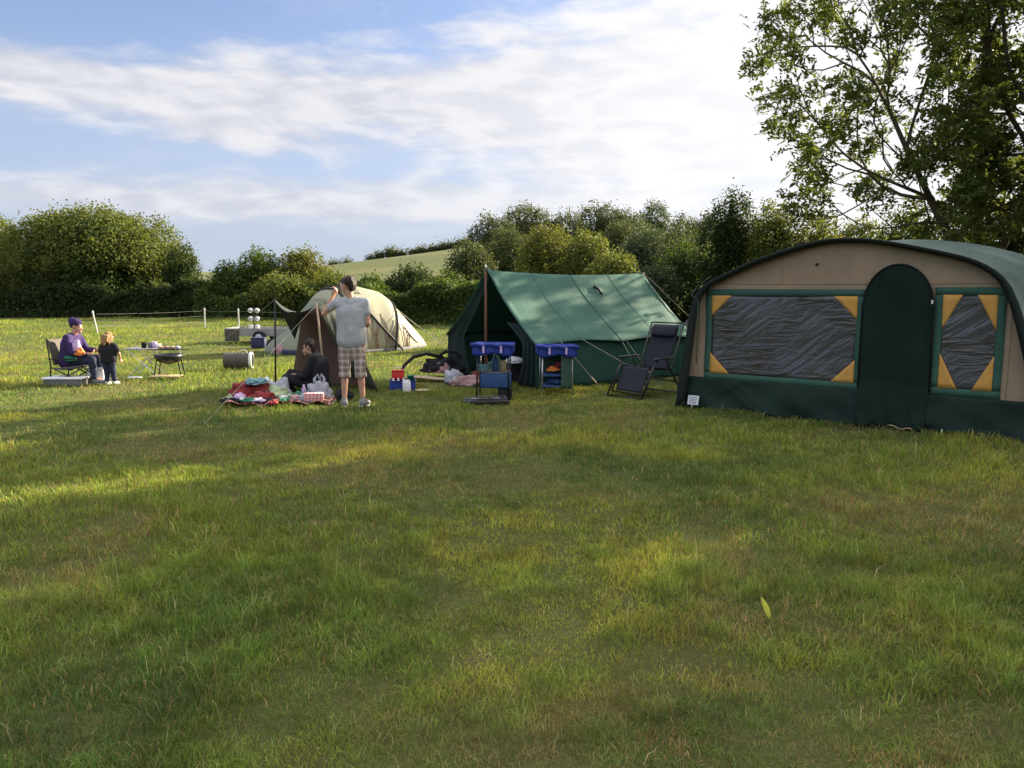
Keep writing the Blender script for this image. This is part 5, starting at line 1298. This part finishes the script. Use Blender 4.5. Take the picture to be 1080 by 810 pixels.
def figure(label, loc, rz, J, s=1.0, skin_vox=.0055, hair=None, top=None, bottom=None, shoes='trainer', sleeve=1.0, leg=1.0, baggy=.0, hairfn=None, hat=None, slim=1.0):
    T = thing('person', label, 'person', loc, rz)
    mb = MB(); q = slim
    pel, ch, nk, hd, f = J['pelvis'], J['chest'], J['neck'], J['head'], J['face']
    lat = Vector(J['lat'])
    def off(p, k): return tuple(Vector(p) + lat * k)
    for k in (-1, 1):
        mb.cap(off(pel, k * .07 * s), off(ch, k * .075 * s), .10 * s * q, .105 * s * q, 12)
    mb.cap(off(ch, 0), V3(ch, nk, .7), .11 * s * q, .07 * s, 12)
    mb.cap(V3(ch, nk, .8), tuple(Vector(hd) - Vector((0, 0, .03 * s))), .055 * s, .052 * s, 10)
    head(mb, hd, f, s)
    for k, S in ((-1, 'l'), (1, 'r')):
        sh, el, wr = J['sh' + S], J['el' + S], J['wr' + S]
        mb.cap(V3(V3(ch, nk, .6), sh, .3), sh, .065 * s, .055 * s * q, 10)
        mb.cap(sh, el, .052 * s * q, .040 * s * q, 10); mb.cap(el, wr, .041 * s * q, .026 * s * q, 10)
        hand(mb, wr, J['hd' + S], s, J.get('curl' + S, .5), J.get('sd' + S, (0, 1, 0)))
        hp, kn, an = J['hip' + S], J['kn' + S], J['an' + S]
        mb.cap(hp, kn, .085 * s * q, .055 * s * q, 10); calf = V3(kn, an, .35)
        mb.cap(kn, calf, .054 * s * q, .056 * s * q, 10); mb.cap(calf, an, .056 * s * q, .034 * s * q, 10)
        toe = Vector(an) + Vector(J['toe' + S]).normalized() * .13 * s - Vector((0, 0, .045 * s)); mb.cap(an, tuple(toe), .036 * s, .028 * s, 8)
    o = mb.build('body', M['skin'], T, True); bake(o, skin_vox, 2); eyes(hd, f, s, T)
    # clothing
    vox = .009
    if top:
        m = MB(); e = .018 + baggy
        for k in (-1, 1):
            hem = J.get('hem', pel)
            m.cap(off(hem, k * .085 * s), off(ch, k * .085 * s), (.105 + e) * s * q, (.105 + e) * s * q, 14)
        m.cap(off(ch, 0), V3(ch, nk, .62), .12 * s * q, .085 * s, 12)
        m.cap(J.get('hem', pel), ch, (.125 + e) * s * q, (.125 + e) * s * q, 14)
        for S in 'lr':
            sh, el, wr = J['sh' + S], J['el' + S], J['wr' + S]
            m.cap(V3(ch, nk, .78), sh, .075 * s * q, .072 * s * q, 10); m.cap(V3(ch, sh, .3), V3(ch, sh, .85), .11 * s * q, .085 * s * q, 10)
            if sleeve <= 1: m.cap(sh, V3(sh, el, .75 * sleeve), .070 * s * q, .068 * s * q, 10)
            else: m.cap(sh, el, .068 * s * q, .058 * s * q, 10); m.cap(el, V3(el, wr, .95), .056 * s * q, .042 * s * q, 10)
        P = m.build('top', M[top], T, True); bake(P, vox, 9); folds(P, .009 * s)
        if 'hemz' in J:
            for v_ in P.data.vertices:
                if v_.co.z < J['hemz']: v_.co.z = J['hemz'] + .006 * math.sin(v_.co.x * 40)
    if bottom:
        m = MB()
        if leg < 1: m.cap(pel, tuple(Vector(pel) - Vector((0, 0, .24))), .13 * s * q, .085 * s * q, 12)
        for k, S in ((-1, 'l'), (1, 'r')):
            hp, kn, an = J['hip' + S], J['kn' + S], J['an' + S]; b = baggy
            m.cap(off(pel, k * .065 * s), hp, (.115 + b * .4) * s * q, (.102 + b * .4) * s * q, 12)
            if leg < 1: e_ = V3(kn, an, leg); m.cap(hp, kn, (.100 + b * .3) * s * q, (.085 + b * .3) * s * q, 12); m.tube([kn, e_], [(.086 + b * .3) * s * q, (.092 + b * .3) * s * q], 14)
            else: m.cap(hp, kn, .100 * s * q, .075 * s * q, 12); m.cap(kn, V3(kn, an, .97), .074 * s * q, .052 * s * q, 12)
        P = m.build('shorts' if leg < 1 else 'trousers', M[bottom], T, True); bake(P, vox, 3); folds(P, .009 * s, (11, 11, 9))
    for S in 'lr':
        an = Vector(J['an' + S]); d = Vector(J['toe' + S]).normalized(); m = MB()
        m.cap(tuple(an - Vector((0, 0, .035 * s)) - d * .03 * s), tuple(an + d * .15 * s - Vector((0, 0, .055 * s))), .046 * s, .036 * s, 10); m.cap(tuple(an - Vector((0, 0, .03 * s))), tuple(an), .046 * s, .044 * s, 10)
        P = m.build('shoe', M[shoes], T, True); bake(P, .008, 2)
        m = MB(); m.tube([tuple(an - d * .06 * s - Vector((0, 0, .078 * s))), tuple(an + d * .17 * s - Vector((0, 0, .082 * s)))], .020 * s, 8); m.build('sole', M['sole'], P, True)
    if hair:
        m = MB(); c = Vector(hd); F = Vector(f).normalized(); up = Vector((0, 0, 1))
        m.ball(tuple(c + up * .040 * s - F * .022 * s), (.093 * s, .093 * s, .088 * s), 14, 10); m.ball(tuple(c - F * .055 * s + up * .0 * s), (.070 * s, .070 * s, .085 * s), 12, 8)
        if hairfn: hairfn(m, c, F, s)
        P = m.build('hair', M[hair], T, True); bake(P, .007, 2); folds(P, .006 * s, (40, 40, 18))
    if hat:
        m = MB(); c = Vector(hd); F = Vector(f).normalized(); up = Vector((0, 0, 1))
        m.ball(tuple(c + up * .055 * s - F * .02 * s), (.105 * s, .105 * s, .088 * s), 16, 10); m.ball(tuple(c + up * .07 * s - F * .09 * s), .07 * s, 10, 8); m.ball(tuple(c + up * .0 * s - F * .09 * s), (.055 * s, .055 * s, .07 * s))
        P = m.build('hat', M[hat], T, True); bake(P, .009, 2)
    return T


def people():
    # standing man, back to us, left hand at his face
    J = dict(lat=(1, 0, 0), pelvis=(0, 0, .93), chest=(0, .01, 1.27), neck=(-.005, .02, 1.46), head=(-.03, .02, 1.625), face=(-.85, .52, -.05), hem=(.0, 0, .90), hemz=.80,
             shl=(-.19, .01, 1.40), ell=(-.375, .06, 1.25), wrl=(-.26, .12, 1.48), hdl=(.55, .1, .85), curll=.9, sdl=(.6, 1, 0),
             shr=(.19, .01, 1.40), elr=(.225, .0, 1.13), wrr=(.14, .22, 1.04), hdr=(-.6, .6, .1), curlr=.6, sdr=(0, 1, 0),
             hipl=(-.10, 0, .88), hipr=(.10, 0, .88), knl=(-.105, .02, .49), knr=(.110, .0, .49), anl=(-.115, 0, .10), anr=(.130, .02, .10), toel=(-.35, 1, 0), toer=(.3, 1, 0))
    def short(m, c, F, s): m.ball(tuple(c + Vector((0, 0, .06)) + F * .04), (.07, .07, .05))
    figure('man in grey t-shirt and plaid shorts standing with hand raised to his face', (-2.13, 10.45, 0), 0, J, 1.0, .0055, 'hairb', 'tee', 'shorts', 'trainer', .62, .22, .012, short, slim=.86)
    m = MB(); m.box((0, 0, 0), (.075, .012, .15), None, .005); p = tag(m.build('phone', M['black'], None, True), 'dark phone held at the ear by the standing man', 'phone', (-2.13 - .155, 10.45 + .135, 1.60), R(40)); p.rotation_euler = (0, R(12), R(60))
    # woman in camp chair
    J = dict(lat=(0, 1, 0), pelvis=(-.02, 0, .36), chest=(.03, 0, .66), neck=(.08, 0, .83), head=(.15, 0, .955), face=(1, -.12, -.3),
             shl=(.06, -.17, .77), ell=(.14, -.22, .53), wrl=(.36, -.14, .50), hdl=(1, .2, .2), sdl=(0, 1, 0),
             shr=(.06, .17, .77), elr=(.18, .22, .55), wrr=(.40, .10, .55), hdr=(1, -.1, .3), sdr=(0, 1, 0),
             hipl=(0, -.09, .36), hipr=(0, .09, .36), knl=(.42, -.11, .40), knr=(.42, .10, .42), anl=(.46, -.12, .09), anr=(.48, .1, .09), toel=(1, 0, 0), toer=(1, 0, 0))
    figure('woman in purple fleece and knitted hat sitting in a camp chair', (-7.40, 13.15, 0), 0, J, .92, .006, None, 'purple', 'denim', 'trainer', 2, 1, .015, None, 'hat')
    T = thing('camp_chair', 'folding fabric camp chair with dark crossed legs under the woman', 'chair', (-7.31, 13.15, 0), 0)
    MB().grid(lambda i, j: (-.22 + .46 * i, (j - .5) * .50, .27 + .05 * i - .04 * math.sin(math.pi * j)), 8, 8).build('seat', M['grey'], T, True, .012)
    MB().grid(lambda i, j: (-.24 - .08 * i - .03 * math.sin(math.pi * j), (j - .5) * .44, .32 + .42 * i), 8, 8).build('backrest', M['greypl'], T, True, .012)
    for s in (-1, 1):
        m = MB(); m.tube([(-.30, s * .27, 0), (-.27, s * .26, .3), (-.325, s * .24, .76)], .012, 6); m.build('leg', M['blackm'], T)
        m = MB(); m.tube([(-.26, s * .27, .02), (.25, s * .27, .28), (.25, s * .27, .42)], .011, 6); m.build('leg', M['blackm'], T)
        m = MB(); m.tube([(.28, s * .27, .02), (-.24, s * .27, .28)], .011, 6); m.build('leg', M['blackm'], T)
        m = MB(); m.box((.0, s * .29, .43), (.54, .06, .014), None, .005); m.build('armrest', M['black'], T)
    m = MB(); m.tube([(.28, -.27, .02), (.28, .27, .28)], .010, 6); m.tube([(.28, .27, .02), (.28, -.27, .28)], .010, 6); m.build('front_brace', M['blackm'], T)
    heap('bag', M['multi'], 'orange and yellow printed bag on the woman\'s lap', 'bag', (-7.16, 13.0, .47), (.22, .18, .14), 71)
    heap('cardigan', M['lilac'], 'lilac cardigan bunched on the woman\'s lap', 'cardigan', (-7.2, 13.0, .55), (.2, .16, .2), 73)
    heap('jumper', M['green'], 'green jumper at the woman\'s hip in the chair', 'jumper', (-7.3, 12.98, .38), (.2, .12, .12), 75)
    t = thing('storage_crate', 'flat pale grey storage crate on the grass under the camp chair', 'crate', (-7.32, 12.9, 0), .03)
    m = MB(); m.box((0, 0, .055), (.62, .36, .10), None, .012); m.build('body', M['grey'], t, True)
    m = MB(); m.box((0, 0, .125), (.66, .40, .03), None, .01); m.build('lid', M['white'], t, True)
    t = thing('storage_crate', 'taller white storage crate between the camp chair and the child', 'crate', (-6.98, 13.22, 0), .1)
    m = MB(); m.box((0, 0, .12), (.26, .26, .24), None, .015); m.build('body', M['white'], t, True)
    m = MB(); m.box((0, 0, .25), (.28, .28, .02), None, .008); m.build('lid', M['steel'], t, True)
    # child
    J = dict(lat=(1, 0, 0), pelvis=(0, 0, .40), chest=(0, .01, .58), neck=(.01, .02, .69), head=(.02, .03, .80), face=(.75, .65, -.1),
             shl=(-.10, .01, .635), ell=(-.14, .0, .51), wrl=(-.13, .05, .40), hdl=(0, .3, -1), sdl=(0, 1, 0),
             shr=(.11, .01, .635), elr=(.16, .02, .52), wrr=(.15, .09, .43), hdr=(-.2, .6, -.6), sdr=(0, 1, 0),
             hipl=(-.05, 0, .38), hipr=(.05, 0, .38), knl=(-.05, .02, .22), knr=(.06, 0, .22), anl=(-.05, 0, .05), anr=(.07, .02, .05), toel=(.1, 1, 0), toer=(.3, 1, 0))
    for k in list(J):
        pass
    def curls(m, c, F, s):
        for i in range(14):
            a = 2.3 * i; r = .055 + .02 * math.sin(i * 3.1); m.cap(tuple(c - F * .04 + Vector((math.cos(a) * r, math.sin(a) * r, .0))), tuple(c - F * .05 + Vector((math.cos(a) * r * 1.25, math.sin(a) * r * 1.25, -.12 - .03 * math.sin(i)))), .026, .018, 8)
    figure('small child with blonde curly hair in dark clothes standing beside the camp chair', (-6.69, 13.02, 0), 0, J, .60, .005, 'hairy', 'dark', 'denim', 'sole', .9, 1, -.005, lambda m, c, F, s: curls(m, c, F, s), slim=1.15)
    # seated person in black under the tarp
    J = dict(lat=(0, 1, 0), pelvis=(.12, 0, .13), chest=(.10, 0, .42), neck=(.05, 0, .58), head=(-.03, 0, .69), face=(-1, -.05, -.45),
             shl=(.06, -.17, .52), ell=(-.04, -.23, .28), wrl=(-.24, -.12, .25), hdl=(-1, .3, 0), sdl=(0, 1, 0),
             shr=(.06, .17, .52), elr=(-.02, .22, .30), wrr=(-.24, .08, .27), hdr=(-1, -.2, 0), sdr=(0, 1, 0),
             hipl=(.06, -.1, .12), hipr=(.06, .1, .12), knl=(-.34, -.16, .24), knr=(-.34, .14, .28), anl=(-.30, -.04, .08), anr=(-.52, .12, .08), toel=(-1, -.2, 0), toer=(-1, 0, 0))
    def longh(m, c, F, s):
        m.cap(tuple(c - F * .05), tuple(c - F * .09 + Vector((0, 0, -.16))), .065, .05, 10)
    figure('dark haired person in black clothes sitting on the ground under the tarp', (-3.02, 11.80, .02), 0, J, .98, .006, 'hairb', 'dark', 'dark', 'black', 2, 1, .02, longh)


ground(); hills(); grass(); vegetation()
frame_tent(); ridge_tent(); tunnel_tent(); shelter()
camp_stand('left blue fabric camp cupboard with a closed blue box', (-.26, 11.35, 0), R(-4), .46, .80, 0)
camp_stand('right blue fabric camp cupboard with open netted shelves', (.66, 11.82, 0), R(3), .46, .74, 1)
stand_items(); recliner(); pile(); camp_clutter(); people()
